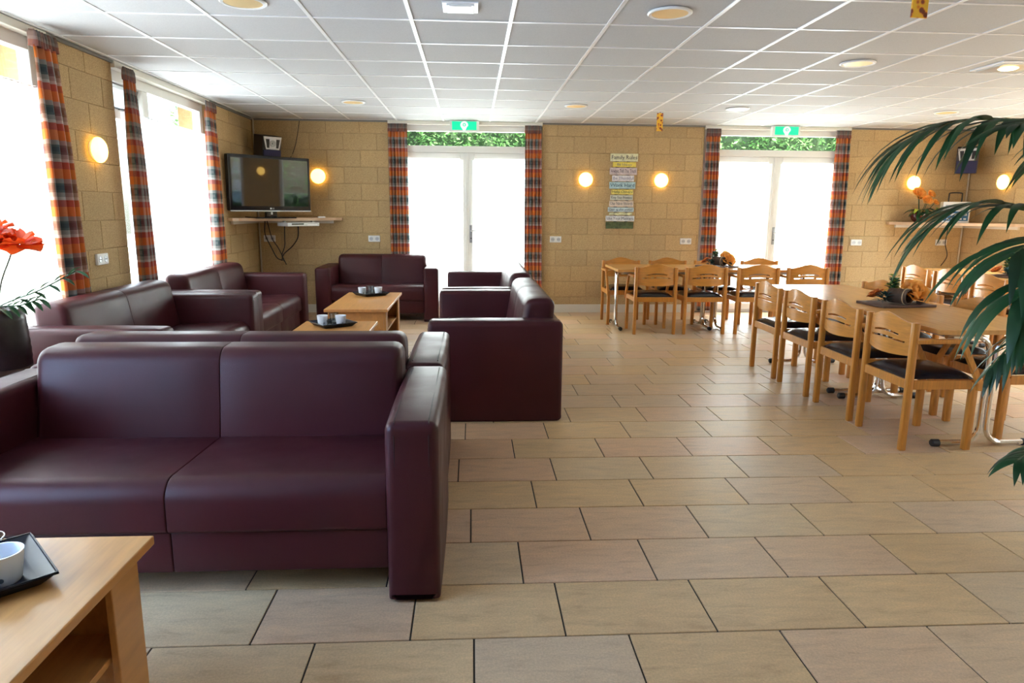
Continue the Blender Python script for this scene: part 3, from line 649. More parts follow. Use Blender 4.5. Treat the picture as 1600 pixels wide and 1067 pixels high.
# ------------------------------------------------------------------ TELEVISION CORNER
def corner_shelf(sgn, xw, y_side, x_back, z, label):
    # quarter board in the corner: along the side wall to y_side, along the back wall to x_back, gently bowed front
    P = [(xw, YB), (xw, y_side)]; n = 12
    a = Vector((xw, y_side)); b = Vector((x_back, YB)); mid = (a+b)/2; out = (mid-Vector((xw, YB))).normalized()
    P.append((xw+sgn*0.07, y_side-0.02))
    for k in range(1, n):
        t_ = k/n; q = a.lerp(b, t_)+out*0.10*math.sin(PI*t_); P.append((q.x, q.y))
    P += [(x_back, YB-0.06), (x_back, YB)]
    t = thing('corner_shelf', label, 'shelf', (0, 0, z))
    obj('board', MB().prism(P if sgn > 0 else P[::-1], -0.035, 0.0), 'shelf', t)
    obj('batten', MB().box(min(xw, xw+sgn*0.03), max(xw, xw+sgn*0.03), y_side+0.12, YB, -0.075, -0.0352), 'cream', t)
    obj('batten', MB().box(min(xw+sgn*0.03, x_back-sgn*0.12), max(xw+sgn*0.03, x_back-sgn*0.12), YB-0.03, YB, -0.075, -0.0352), 'cream', t)
    return t
corner_shelf(1, XL, 8.16, -1.70, 1.262, 'curved wooden corner shelf under the television'); corner_shelf(-1, XR, 8.16, 5.735, 1.262, 'curved wooden corner shelf holding roses and radio')
ca = math.radians(44.3)
tv = thing('television', 'black flat television on the corner shelf, showing a dark screen', 'television', (-2.405, 8.50, 1.262), ca)
tv.rotation_euler = (0.028, 0, ca)
tw, th, tz = 1.04, 0.635, 0.085
obj('casing', puffy(round_poly(rect(-tw/2, tw/2, tz, tz+th), 0.012, 3), -0.035, 0.045, 0.01, 'y'), 'gloss', tv, True)
obj('screen', MB().box(-tw/2+0.035, tw/2-0.035, -0.0385, -0.0345, tz+0.055, tz+th-0.035), 'screen', tv)
obj('lower_trim', rbox(-tw/2+0.005, tw/2-0.005, -0.043, -0.03, tz-0.008, tz+0.006, 0.003), 'silver', tv)
le = obj('lettering', text_mesh('LG', 0.022), 'plastic', tv); le.rotation_euler = (PI/2, 0, 0); le.location = (0.012, -0.0362, tz+0.028)
obj('badge', MB().lathe([(0.010, 0.0355), (0.010, 0.037), (0.0001, 0.037)], 16, (-0.018, 0, tz+0.028), 'y'), 'plastic', tv)
obj('neck', rbox(-0.07, 0.07, -0.02, 0.03, 0.012, tz+0.05, 0.006), 'gloss', tv); obj('foot', rbox(-0.26, 0.26, -0.14, 0.14, 0.0, 0.014, 0.006), 'gloss', tv)
obj('indicator', MB().box(-0.012, 0.012, -0.0225, -0.0195, 0.04, 0.07), 'silver', tv)
pl = thing('disc_player', 'slim silver disc player hung beneath the television shelf', 'disc player', (-2.12, 8.64, 1.165), ca)
obj('body', rbox(-0.215, 0.215, -0.12, 0.12, 0, 0.045, 0.004), 'silver', pl); obj('front_slot', MB().box(-0.16, 0.0, -0.122, -0.1195, 0.02, 0.034), 'gloss', pl); obj('button_row', MB().box(0.05, 0.19, -0.122, -0.1195, 0.012, 0.022), 'bar', pl)
for sx in (-0.19, 0.19): obj('hanger', MB().box(sx-0.01, sx+0.01, -0.02, 0.02, 0.045, 0.062), 'steel', pl)
rc = thing('remote_control', 'small white remote lying on the television shelf', 'remote', (-1.91, 8.98, 1.263), 0.4)
obj('body', rbox(-0.045, 0.045, -0.018, 0.018, 0, 0.016, 0.004), 'plastic', rc); obj('key', MB().box(-0.02, 0.02, -0.006, 0.006, 0.016, 0.018), 'black', rc)
for i, pts in enumerate(([(-2.62, 8.98, 1.22), (-2.64, 9.02, 1.05), (-2.58, 9.05, 0.88), (-2.50, 9.0, 0.75), (-2.42, 9.0, 0.72)], [(-2.60, 9.0, 1.22), (-2.58, 9.1, 1.0), (-2.50, 9.1, 0.86), (-2.43, 9.05, 0.73), (-2.40, 9.05, 0.66)],
        [(-2.16, 8.78, 1.17), (-2.20, 8.9, 1.02), (-2.30, 9.0, 0.90), (-2.42, 9.04, 0.80), (-2.46, 9.06, 0.71)], [(-2.36, 8.92, 1.22), (-2.39, 9.0, 1.05), (-2.41, 9.05, 0.90), (-2.45, 9.05, 0.78), (-2.42, 9.05, 0.70)])):
    cable('hanging_cable', curvy(pts), 0.007, 'cable', ['thick black cable looping lowest under the television shelf', 'black cable hanging straight beside the corner', 'black cable curving down from the disc player', 'thin dark cable dropping from mid shelf to the plug'][i])
def speaker(x, y, z, rz, label, tilt=0.16):
    t = thing('loudspeaker', label, 'loudspeaker', (x, y, z), rz, 'corner loudspeakers'); t.rotation_euler = (tilt, 0, rz)
    obj('cabinet', rbox(-0.125, 0.125, -0.10, 0.14, 0, 0.33, 0.008), 'spk', t)
    obj('grille', rbox(-0.115, 0.115, -0.118, -0.099, 0.005, 0.165, 0.006), 'navy', t)
    pnl = obj('horn_panel', puffy([(-0.118, 0.325), (-0.088, 0.17), (0.088, 0.17), (0.118, 0.325)], -0.122, -0.099, 0.004, 'y'), 'silver', t)
    for s in (-1, 1): obj('port', MB().prism([(s*0.045, 0.19), (s*0.075, 0.19), (s*0.092, 0.295), (s*0.045, 0.295)], -0.1245, -0.119, 'y'), 'black', pnl)
    obj('tweeter', MB().lathe([(0.040, 0.12), (0.040, 0.128), (0.030, 0.130), (0.012, 0.124), (0.010, 0.134), (0.0001, 0.136)], 20, (0, 0, 0.245), 'y'), 'steel', pnl, True)
    obj('bracket', MB().box(-0.02, 0.02, 0.14, 0.30, 0.14, 0.18), 'steel', t)
speaker(-2.56, 9.04, 1.94, math.radians(42), 'dark loudspeaker with blue grille mounted above the television'); speaker(6.60, 9.04, 1.92, -math.radians(36), 'dark loudspeaker with blue grille mounted above the radio')

# ------------------------------------------------------------------ flowers helper
def petal(w, l, cup, curl, n=5):
    vs = []; fs = []; m = 4
    for j in range(n+1):
        t_ = j/n; ww = w*math.sin(PI*(0.12+0.80*t_))**0.8
        for i in range(m+1):
            u = i/m*2-1; vs.append((u*ww/2, l*t_, cup*u*u*t_+curl*t_*t_))
    for j in range(n):
        for i in range(m): k = j*(m+1)+i; fs.append((k, k+1, k+m+2, k+m+1))
    return vs, fs
def rose(mb, c, r, up=(0, 0, 1), layers=((0.2, 4, 88), (0.5, 5, 78), (0.8, 6, 62), (1.05, 6, 38)), seed=0):
    rnd = random.Random(seed); q = Vector((0, 0, 1)).rotation_difference(Vector(up).normalized())
    for fr, n, el in layers:
        for k in range(n):
            a = 2*PI*k/n+rnd.random()*0.6+fr*2; e = math.radians(el+rnd.uniform(-8, 8))
            vs, fs = petal(r*fr*1.15+r*0.35, r*(0.75+0.25*fr), r*0.20, -r*0.22*fr)
            R = q.to_matrix() @ Matrix.Rotation(a, 3, 'Z') @ Matrix.Rotation(e, 3, 'X')
            of = q.to_matrix() @ Matrix.Rotation(a, 3, 'Z') @ Vector((0, r*fr*0.32, 0)); mb.add([Vector(c)+of+R @ Vector(v) for v in vs], fs)
    return mb
def leaf_at(mb, base, d, l, w, droop=0.3, n=5):
    d = Vector(d).normalized(); sd = d.cross(Vector((0, 0, 1))); sd = sd.normalized() if sd.length > 1e-3 else Vector((1, 0, 0)); nr = sd.cross(d)
    vs = []; fs = []; P = Vector(base)
    for j in range(n+1):
        t_ = j/n; p = P+d*(l*t_)+Vector((0, 0, -droop*l*t_*t_)); ww = w*math.sin(PI*(0.08+0.9*t_))**0.9/2
        vs += [p-sd*ww+nr*ww*0.35, p, p+sd*ww+nr*ww*0.35]
    for j in range(n):
        k = j*3; fs += [(k, k+1, k+4, k+3), (k+1, k+2, k+5, k+4)]
    return mb.add(vs, fs)
# roses in a bowl on the corner shelf
t = thing('rose_bowl', 'orange silk roses in a dark red bowl on the corner shelf', 'flower arrangement', (6.06, 9.08, 1.262))
obj('bowl', MB().lathe([(0.055, 0), (0.085, 0.02), (0.11, 0.07), (0.115, 0.11), (0.10, 0.13), (0.09, 0.125), (0.09, 0.09), (0.0001, 0.08)], 24), pmat('dark_red_glaze', (0.07, 0.012, 0.012), 0.15), t, True)
RS = [(-0.09, -0.06, 0.375, 0.070), (0.01, -0.09, 0.285, 0.065), (0.085, -0.05, 0.365, 0.050), (0.165, -0.04, 0.26, 0.042), (0.0, 0.05, 0.34, 0.05)]
for i, (x, y, z, r) in enumerate(RS):
    rr_ = obj('rose', rose(MB(), (x, y, z), r, (x*2, -1.0, 0.7), seed=i), 'rose', t, True); obj('stalk', MB().tube([(x*0.3, y*0.3, 0.10), (x, y, z)], 0.004, 5), 'leaf', rr_)
rr_ = obj('rose', rose(MB(), (0.19, -0.07, 0.14), 0.045, (0.5, -0.7, 0.5), seed=9), 'lime', t, True)
rnd = random.Random(3)
for k in range(18):
    a = rnd.random()*2*PI; leafm = MB(); leaf_at(leafm, (0.05*math.cos(a), 0.05*math.sin(a)-0.02, 0.12+0.05*rnd.random()), (math.cos(a), math.sin(a)*0.7-0.3, 0.5*rnd.random()), 0.13+0.05*rnd.random(), 0.06, 0.6)
    obj('leaf', leafm, 'lime' if k % 6 == 0 else 'leaf', t, True)
# radio
rd = thing('radio', 'white portable radio with carrying handle on the corner shelf', 'radio', (6.47, 8.97, 1.262), -0.30)
obj('case', rbox(-0.165, 0.165, -0.06, 0.07, 0, 0.275, 0.012), 'plastic', rd); obj('upper_panel', rbox(-0.135, 0.135, -0.066, -0.058, 0.16, 0.235, 0.004), 'steel', rd)
dp = obj('blue_panel', rbox(-0.145, 0.145, -0.067, -0.058, 0.025, 0.15, 0.004), pmat('radio_blue', (0.025, 0.12, 0.24), 0.25), rd)
obj('dial', MB().box(-0.125, 0.125, -0.0695, -0.0665, 0.095, 0.125), 'silver', dp)
for k in range(5): obj('key', MB().box(-0.11+k*0.05, -0.08+k*0.05, -0.0695, -0.0665, 0.04, 0.06), 'plastic', dp)
obj('handle', MB().tube(curvy([(-0.09, 0, 0.27), (-0.09, 0, 0.36), (-0.075, 0, 0.39), (0.05, 0, 0.39), (0.065, 0, 0.36), (0.065, 0, 0.27)], 4), 0.009, 8), 'cable', rd, True)
cable('hanging_cable', curvy([(6.50, 9.10, 1.22), (6.52, 9.14, 1.08), (6.56, 9.2, 0.96), (6.62, 9.22, 0.80), (6.56, 9.24, 0.66)]), 0.006, 'cable', 'dark cable hanging below the radio shelf')

# ------------------------------------------------------------------ SOFAS
AW, AH, BT = 0.185, 0.668, 0.802
def sofa_meshes(L, D):
    A = round_poly(rect(0, AW, 0.0, AH), [0.012, 0.012, 0.035, 0.035], 4)
    arm = puffy(A, 0, D, 0.03, 'y', bulge=0.004).mesh('arm', True, 0.9)
    iw = (L-2*AW)/2
    seatp = round_poly([(0.035, 0.262), (D-0.22, 0.262), (D-0.22, 0.43), (0.035, 0.455)], [0.02, 0.01, 0.02, 0.075], 6)
    seat = puffy(seatp, 0.0006, iw-0.0006, 0.005, 'x').mesh('seat', True, 0.9)
    backp = round_poly([(D-0.30, 0.40), (D-0.06, 0.40), (D-0.03, BT), (D-0.235, BT-0.005)], [0.03, 0.02, 0.055, 0.075], 6)
    back = [puffy(backp, 0.0006, iw-0.0006, a_, 'x', r1=b_).mesh('back', True, 0.9) for a_, b_ in ((0.045, 0.004), (0.004, 0.045))]
    skirt = puffy(round_poly(rect(0.06, 0.10, 0.105, 0.262), 0.008, 2), 0.001, iw-0.001, 0.006, 'x').mesh('skirt', True, 0.9)
    rear = puffy(round_poly(rect(D-0.075, D-0.005, 0.06, AH-0.01), 0.012, 2), -iw+0.002, iw-0.002, 0.008, 'x').mesh('rear', True, 0.9)
    return arm, seat, back, skirt, rear, iw
def sofa(loc, rz, L, D, label):
    key = (L, D)
    if key not in SM: SM[key] = sofa_meshes(L, D)
    arm, seat, back, skirt, rear, iw = SM[key]
    t = thing('sofa', label, 'sofa', loc, rz, 'burgundy leather sofas')
    for sx in (-L/2, L/2-AW):
        o = obj('armrest', arm, 'leather', t, loc=(sx, 0, 0.004)); s = 1
        for ex in (0.0335, AW-0.0335):
            obj('seam', MB().tube([(ex, 0.012, 0.03), (ex, -0.0005, AH-0.05), (ex, 0.012, AH-0.004), (ex, 0.05, AH+0.0015), (ex, D-0.06, AH+0.0015)], 0.0022, 5), 'seam', o) if (L, D, ex) not in SM else None
    for q_, sx in enumerate((-iw, 0)): obj('seat_cushion', seat, 'leather', t, loc=(sx, 0, 0)); obj('back_cushion', back[q_], 'leather', t, loc=(sx, 0, 0)); obj('front_panel', skirt, 'leather', t, loc=(sx, 0, 0))
    obj('rear_panel', rear, 'leather', t)
    obj('underside', MB().box(-iw+0.01, iw-0.01, 0.10, D-0.08, 0.09, 0.26), 'black', t)
    return t
SM = {}
sofa((-1.06, 2.235, 0), 0, 1.89, 0.88, 'large burgundy leather sofa in front, facing the cut-off coffee table')
sofa((-1.075, 4.02, 0), PI, 1.89, 0.88, 'burgundy leather sofa standing back to back with the front sofa')
sofa((-1.82, 5.0, 0), PI/2, 1.87, 0.88, 'burgundy leather sofa under the window nearest the poppy vase')
sofa((-1.85, 6.89, 0), PI/2, 1.87, 0.88, 'burgundy leather sofa under the window nearest the television')
sofa((-1.16, 8.43, 0), 0, 1.50, 0.79, 'small burgundy leather sofa against the back wall')
sofa((-0.285, 5.28, 0), -PI/2, 1.86, 0.88, 'burgundy leather sofa seen from its side, nearest the open tiled floor')
sofa((-0.28, 7.16, 0), -PI/2, 1.86, 0.88, 'burgundy leather sofa side-on by the door, beyond the other side-on sofa')

# ------------------------------------------------------------------ COFFEE TABLES with trays
def coffee_table(x0, x1, y0, y1, label):
    w, l = x1-x0, y1-y0
    t = thing('coffee_table', label, 'coffee table', ((x0+x1)/2, (y0+y1)/2, 0), 0, 'low beech coffee tables')
    obj('top', rbox(-w/2, w/2, -l/2, l/2, 0.435, 0.462, 0.004), 'coffee', t)
    for s in (-1, 1):
        ye = s*(l/2-0.07)
        pn = obj('end_panel', rbox(-w/2+0.045, w/2-0.045, ye-0.011, ye+0.011, 0.0, 0.435, 0.003), 'coffee', t)
        for sx in (-1, 1):
            xe = sx*(w/2-0.034); obj('side_strip', rbox(xe-0.010, xe+0.010, ye-0.012 if s < 0 else ye-0.128, ye+0.128 if s < 0 else ye+0.012, 0.0, 0.435, 0.003), 'coffee', t)
    obj('shelf', rbox(-w/2+0.05, w/2-0.05, -l/2+0.085, l/2-0.085, 0.19, 0.21, 0.003), 'coffee', t)
    obj('centre_panel', rbox(-0.012, 0.012, -l/2+0.085, l/2-0.085, 0.21, 0.435, 0.003), 'coffee', t)
    return t
coffee_table(-1.49, -0.908, 0.50, 1.868, 'beech coffee table cut off by the bottom corner, before the front sofa')
coffee_table(-1.372, -0.785, 4.33, 5.69, 'beech coffee table half hidden behind the back-to-back sofas')
coffee_table(-1.372, -0.785, 6.36, 7.70, 'beech coffee table in front of the small sofa')
ZT = 0.462
def tray(x, y, rz, s, label):
    t = thing('square_dish', label, 'dish', (x, y, ZT), rz, 'black square candle dishes'); h = 0.03; a = s/2
    mb = MB(); P = []
    for r, z in ((a*0.80, 0.0), (a, h), (a-0.008, h), (a*0.80-0.006, 0.006)):
        for p in round_poly(rect(-r, r, -r, r), 0.012, 3): P.append((p[0], p[1], z))
    n = len(P)//4; fs = [tuple(reversed(range(n)))]+[(j*n+i, j*n+(i+1) % n, (j+1)*n+(i+1) % n, (j+1)*n+i) for j in range(3) for i in range(n)]+[tuple(range(3*n, 4*n))]
    obj('dish', mb.add(P, fs), 'tray', t, True, angle=0.9)
    pl = obj('rim', MB().tube([(-a+0.004, -a+0.004, h), (a-0.004, -a+0.004, h), (a-0.004, a-0.004, h), (-a+0.004, a-0.004, h), (-a+0.004, -a+0.004, h)], 0.004, 6), 'tray', t)
    return t
def cup(x, y, label, r=0.043, h=0.078):
    t = thing('candle_cup', label, 'candle holder', (x, y, ZT+0.0062), 0, 'frosted white candle cups')
    obj('cup', MB().lathe([(0.0001, 0), (r*0.74, 0), (r*0.80, 0.006), (r, h), (r-0.004, h), (r*0.78, 0.012), (0.0001, 0.012)], 28), 'frost', t, True, angle=0.8)
    obj('tealight', MB().lathe([(0.0001, 0.013), (r*0.55, 0.013), (r*0.55, 0.028), (0.0001, 0.026)], 16), 'plastic', t, True); 
    obj('emblem', MB().lathe([(0.006, 0), (0.006, 0.0015), (0.0001, 0.0015)], 12, (0, 0, 0), 'y'), 'steel', t, loc=(r*0.45, -r*0.76, 0.02)).rotation_euler = (0, 0, 0.5)
def tumbler(x, y, label, r=0.04, h=0.075):
    t = thing('glass_tumbler', label, 'glass', (x, y, ZT+0.0062), 0, 'clear glass candle tumblers')
    obj('glass', MB().lathe([(0.0001, 0), (r*0.8, 0), (r, h), (r-0.003, h), (r*0.8-0.002, 0.008), (0.0001, 0.008)], 24), 'clear', t, True)
    obj('pebbles', rose(MB(), (0, 0, 0.009), r*0.5, layers=((0.6, 5, 40), (0.9, 5, 20))), 'silver', t, True)
tray(-1.232, 1.625, 0.74, 0.30, 'black square dish on the cut-off coffee table'); cup(-1.165, 1.625, 'frosted white candle cup on the cut-off coffee table', 0.052, 0.078); tumbler(-1.265, 1.71, 'clear glass tumbler on the cut-off coffee table', 0.05, 0.07)
tray(-1.11, 5.47, 0.62, 0.29, 'black square dish on the half hidden coffee table'); cup(-1.19, 5.46, 'white candle cup nearest the window wall, half hidden coffee table'); cup(-1.045, 5.46, 'white candle cup nearest the open floor, half hidden coffee table')
tumbler(-1.115, 5.54, 'clear glass tumbler at the back of the middle dish', 0.038, 0.085); tumbler(-1.12, 5.40, 'small clear glass between the cups of the middle dish', 0.026, 0.05)
tray(-1.095, 7.45, 0.66, 0.30, 'black square dish on the coffee table before the small sofa'); cup(-1.185, 7.45, 'white candle cup nearest the window wall, by the small sofa'); cup(-1.015, 7.47, 'white candle cup nearest the open floor, by the small sofa')
tumbler(-1.10, 7.53, 'clear glass tumbler at the back of the far dish', 0.038, 0.085); tumbler(-1.10, 7.38, 'small clear glass between the cups of the far dish', 0.026, 0.05)

# ------------------------------------------------------------------ DINING TABLES
def dining_table(label):
    t = thing('dining_table', label, 'dining table', (0, 0, 0), 0, 'beech dining tables on chrome legs'); l, w = 1.215, 0.78
    obj('top', rbox(-w/2, w/2, -l/2, l/2, 0.697, 0.726, 0.003), 'tabletop', t)
    for s in (-1, 1): obj('rail', MB().box(s*0.25-0.012, s*0.25+0.012, -l/2+0.07, l/2-0.07, 0.66, 0.697), 'steel', t)
    for sy_ in (-1, 1):
        y = sy_*(l/2-0.075)
        for sx in (-1, 1):
            xi = sx*0.022; pts = [(sx*0.30, y, 0.678), (sx*0.12, y, 0.678)]
            for k in range(1, 6): a = PI/2*k/5; pts.append((xi+sx*0.10*(1-math.sin(a)), y, 0.678-0.10*(1-math.cos(a))))
            pts.append((xi, y, 0.13))
            for k in range(1, 6): a = PI/2*k/5; pts.append((xi+sx*0.10*(1-math.cos(a)), y, 0.13-0.106*math.sin(a)))
            pts += [(sx*0.28, y, 0.024)]
            lg = obj('leg', MB().tube(pts, 0.0165, 10), 'chrome', t, True)
            obj('foot_cap', MB().lathe([(0.012, 0.262), (0.0225, 0.265), (0.0225, 0.305), (0.016, 0.312), (0.0001, 0.313)], 14, (0, y, 0.0235), 'x') if sx > 0 else MB().lathe([(0.012, -0.262), (0.0225, -0.265), (0.0225, -0.305), (0.016, -0.312), (0.0001, -0.313)], 14, (0, y, 0.0235), 'x'), 'black', lg, True)
    return t
dt = dining_table('beech dining table nearest the palm, with the orange rose centrepiece'); dt.location = (3.075, 4.315, 0)
dup(dt, (3.075, 5.535, 0), 0, 'beech dining table joined behind the front one, nearer the door')
dup(dt, (2.27, 8.10, 0), PI/2, 'beech dining table at the back, nearest the sofas'); dup(dt, (3.49, 8.10, 0), PI/2, 'beech dining table at the back, before the door')
dup(dt, (5.64, 7.44, 0), 0, 'beech dining table deepest in the palm corner'); dup(dt, (5.64, 6.22, 0), 0, 'beech dining table behind the palm leaves, nearer the camera')

# ------------------------------------------------------------------ CHAIRS
def back_panel():
    xs_ = [-0.207, -0.19, -0.165, -0.12, -0.06, 0.0, 0.06, 0.12, 0.165, 0.19, 0.207]
    ins = [0, 1, 2, 3, 4, 5, 6, 7, 8, 9]; zf = [0.0, 0.10, 0.36, 0.42, 0.52, 0.58, 0.72, 0.86, 1.0]
    def pt(i, j, off):
        x = xs_[i]; u = x/0.207; zt = 0.757+0.045*(0.5+0.5*math.cos(PI*min(1, abs(u)*1.02)))
        zb = 0.566-0.012*(1-u*u); z = zb+(zt-zb)*zf[j]
        y = -0.042*(1-u*u)+0.02
        return (x, y+off, z)
    hole = set([(i, 2) for i in range(2, 8)]+[(i, 4) for i in range(3, 7)])
    vs = []; nx, nz = len(xs_), len(zf); fs = []
    for off in (0.0, 0.013):
        for j in range(nz):
            for i in range(nx): vs.append(pt(i, j, off))
    N = nx*nz; idx = lambda i, j: j*nx+i
    solid = lambda i, j: 0 <= i < nx-1 and 0 <= j < nz-1 and (i, j) not in hole
    for j in range(nz-1):
        for i in range(nx-1):
            if not solid(i, j): continue
            q = (idx(i, j), idx(i+1, j), idx(i+1, j+1), idx(i, j+1)); fs.append(q); fs.append(tuple(N+k for k in reversed(q)))
            for (di, dj), (a, b) in (((-1, 0), (idx(i, j+1), idx(i, j))), ((1, 0), (idx(i+1, j), idx(i+1, j+1))), ((0, -1), (idx(i, j), idx(i+1, j))), ((0, 1), (idx(i+1, j+1), idx(i, j+1)))):
                if not solid(i+di, j+dj): fs.append((a, N+a, N+b, b))
    return MB().add(vs, fs)
def make_chair(label):
    t = thing('dining_chair', label, 'chair', (0, 0, 0), 0, 'beech armchairs with black seats')
    px = 0.2275
    for s in (-1, 1): obj('rear_leg', puffy(round_poly(rect(s*px-0.0175, s*px+0.0175, 0.0, 0.040), 0.008, 2), 0.0, 0.765, 0.006, 'z'), 'beech', t, True, angle=0.7)
    for s in (-1, 1): obj('front_leg', puffy(round_poly(rect(s*px-0.0175, s*px+0.0175, 0.392, 0.437), 0.008, 2), 0.0, 0.415, 0.005, 'z'), 'beech', t, True, angle=0.7)
    for s in (-1, 1): obj('side_rail', rbox(s*px-0.012, s*px+0.012, 0.041, 0.391, 0.372, 0.426, 0.003), 'beech', t)
    for y in (0.008, 0.408): obj('cross_rail', rbox(-px+0.018, px-0.018, y, y+0.024, 0.372, 0.426, 0.003), 'beech', t)
    # padded seat
    vs = []; fs = []; n = 12
    for j in range(n+1):
        for i in range(n+1):
            u, v = i/n*2-1, j/n*2-1; e = max(abs(u), abs(v)); f = (1-abs(u)**4)*(1-abs(v)**4)
            vs.append((u*0.206, 0.225+v*0.205, 0.427+0.048*f**0.45))
    for j in range(n):
        for i in range(n): k = j*(n+1)+i; fs.append((k, k+1, k+n+2, k+n+1))
    fs.append((0, n*(n+1), (n+1)*(n+1)-1, n))
    obj('seat_pad', MB().add(vs, fs), 'vinyl', t, True, angle=1.2)
    obj('backrest', back_panel(), 'beechx', t, True, angle=0.7)
    for s in (-1, 1):
        x = s*0.243
        ar = obj('armrest', puffy(round_poly([(0.030, 0.645), (0.315, 0.648), (0.330, 0.652), (0.312, 0.674), (0.030, 0.670)], [0.004, 0.004, 0.004, 0.012, 0.004], 2), x-0.016, x+0.016, 0.004, 'x'), 'beech', t, True, angle=0.7)
        obj('arm_brace', puffy([(0.285, 0.655), (0.318, 0.655), (0.452, 0.418), (0.452, 0.365), (0.424, 0.365), (0.420, 0.405)], x-0.0125, x+0.0125, 0.003, 'x'), 'beech', ar)
    return t
CH = None
def chair(x, y, rz, label):
    global CH
    if CH is None: CH = make_chair(label); CH.location = (x, y, 0); CH.rotation_euler = (0, 0, rz)
    else: dup(CH, (x, y, 0), rz, label)
for y, lb in zip((3.955, 4.53, 5.14, 5.71), ('nearest the palm', 'second from the palm', 'third from the palm', 'farthest from the palm')):
    chair(2.525, y, -PI/2, 'beech armchair on the sofa side of the front tables, '+lb)
for y, lb in zip((4.05, 4.64, 5.26, 5.84), ('behind the lowest palm leaves', 'beside the centrepiece', 'just beyond the centrepiece', 'last before the door')):
    chair(3.625, y, PI/2, 'beech armchair on the palm side of the front tables, '+lb)
for x, lb in zip((2.07, 2.645, 3.245, 3.82), ('first from the sofas', 'second from the sofas', 'third from the sofas', 'fourth from the sofas')):
    chair(x, 7.555, 0, 'beech armchair with its back to us at the back table, '+lb)
for x, lb in zip((1.90, 2.50, 3.09, 3.70), ('nearest the sofas', 'second from the sofas', 'hidden behind the flowers', 'before the door handle')):
    chair(x, 8.66, PI, 'beech armchair facing us behind the back table, '+lb)
for y, lb in zip((7.60, 7.04, 6.46), ('farthest back by the wall', 'second from the wall', 'third from the wall')):
    chair(5.09, y, -PI/2, 'beech armchair at the palm corner table, '+lb)
for y, lb in zip((7.78,), ('',)):
    chair(6.13, y, PI/2, 'beech armchair on the right wall side of the palm corner table')

# ------------------------------------------------------------------ CENTREPIECES
def centrepiece(x, y, rz, label, seed, s=1.0):
    z0 = 0.726; t = thing('table_centrepiece', label, 'centrepiece', (x, y, z0), rz, 'autumn table centrepieces'); rnd = random.Random(seed)
    obj('slab', rbox(-0.21, 0.21, -0.15, 0.15, 0, 0.018, 0.004), 'slate', t)
    obj('bark_roll', MB().lathe([(0.052, -0.07), (0.055, 0.07), (0.044, 0.07), (0.042, -0.06), (0.0001, -0.06)], 24, (0, 0, 0), 'y'), 'bark', t, True, loc=(-0.02, -0.06, 0.075)).rotation_euler = (0, 0, 0.35)
    obj('twine', MB().tube([(0.056*math.cos(a), 0, 0.056*math.sin(a)) for a in [2*PI*k/20 for k in range(21)]], 0.004, 6), 'twine', t, loc=(-0.003, -0.105, 0.075)).rotation_euler = (0, 0, 0.35)
    obj('rose', rose(MB(), (0.085, -0.06, 0.085), 0.088, (0.1, -0.75, 0.75), ((0.2, 4, 88), (0.5, 5, 76), (0.8, 6, 58), (1.05, 6, 34)), seed), 'rose', t, True)
    obj('rose_small', rose(MB(), (-0.10, 0.08, 0.06), 0.05, (-0.3, 0.4, 0.75), seed=seed+2), 'rust', t, True)
    def sprig(name, c, n, r, h, mat, l, w):
        mb = MB()
        for k in range(n):
            a = rnd.random()*2*PI; q = rnd.random(); leaf_at(mb, (c[0]+r*0.5*math.cos(a)*rnd.random(), c[1]+r*0.5*math.sin(a)*rnd.random(), c[2]+h*q), (math.cos(a), math.sin(a), 0.6-0.4*rnd.random()+q*0.5), l*(0.7+0.5*rnd.random())*(1-0.35*q), w, 0.25, 3)
        o = obj(name, mb, mat, t, True); o['kind'] = 'stuff'; return o
    sprig('tall_sprig', (-0.01, 0.03, 0.05), 70, 0.05, 0.13, 'leaf', 0.065, 0.030); sprig('yellow_tips', (-0.01, 0.03, 0.10), 34, 0.05, 0.12, 'lime', 0.05, 0.022)
    sprig('blue_sprig', (-0.12, -0.03, 0.03), 70, 0.05, 0.06, 'blueleaf', 0.07, 0.014); sprig('side_leaves', (0.15, 0.02, 0.03), 22, 0.04, 0.06, 'leaf', 0.085, 0.05)
    obj('stem', MB().tube([(-0.01, 0.03, 0.018), (-0.01, 0.03, 0.20)], 0.006, 6), 'bark', t)
    for k in range(3): obj('cone', MB().lathe([(0.0001, 0), (0.02, 0.006), (0.026, 0.02), (0.018, 0.04), (0.0001, 0.052)], 10), 'bark', t, True, loc=(0.10+0.035*k, -0.115+0.03*k, 0.018))
    return t
centrepiece(3.075, 4.76, 0.10, 'orange rose, bark roll and green sprigs on a brown slab, front table', 11)
centrepiece(2.95, 8.10, 0.3, 'orange flowers and sprigs on a slab, back table', 12)
centrepiece(5.72, 6.95, 0.4, 'orange flowers and sprigs behind the palm leaves, corner table', 13)

# ------------------------------------------------------------------ POPPY VASE
vz = thing('poppy_vase', 'tall dark ribbed floor vase holding orange poppies, at the left edge', 'vase with flowers', (-2.50, 3.68, 0))
pr = [(0.0001, 0), (0.10, 0), (0.105, 0.01)]
for k in range(41): q = k/40; r = 0.105+0.045*math.sin(PI*0.62*q)+(0.0025 if k % 2 else 0); pr.append((r-0.02*max(0, q-0.75), 0.015+0.80*q))
pr += [(0.128, 0.845), (0.118, 0.850), (0.112, 0.845), (0.11, 0.70), (0.0001, 0.68)]
obj('vase', MB().lathe(pr, 36), 'vase', vz, True, angle=1.0)
obj('band', MB().lathe([(0.146, 0.50), (0.151, 0.505), (0.151, 0.545), (0.146, 0.55)], 36), 'band', vz, True)
PP = [(-0.13, -0.02, 1.245), (0.05, -0.05, 1.255), (0.17, -0.02, 1.215), (-0.02, 0.08, 1.27)]
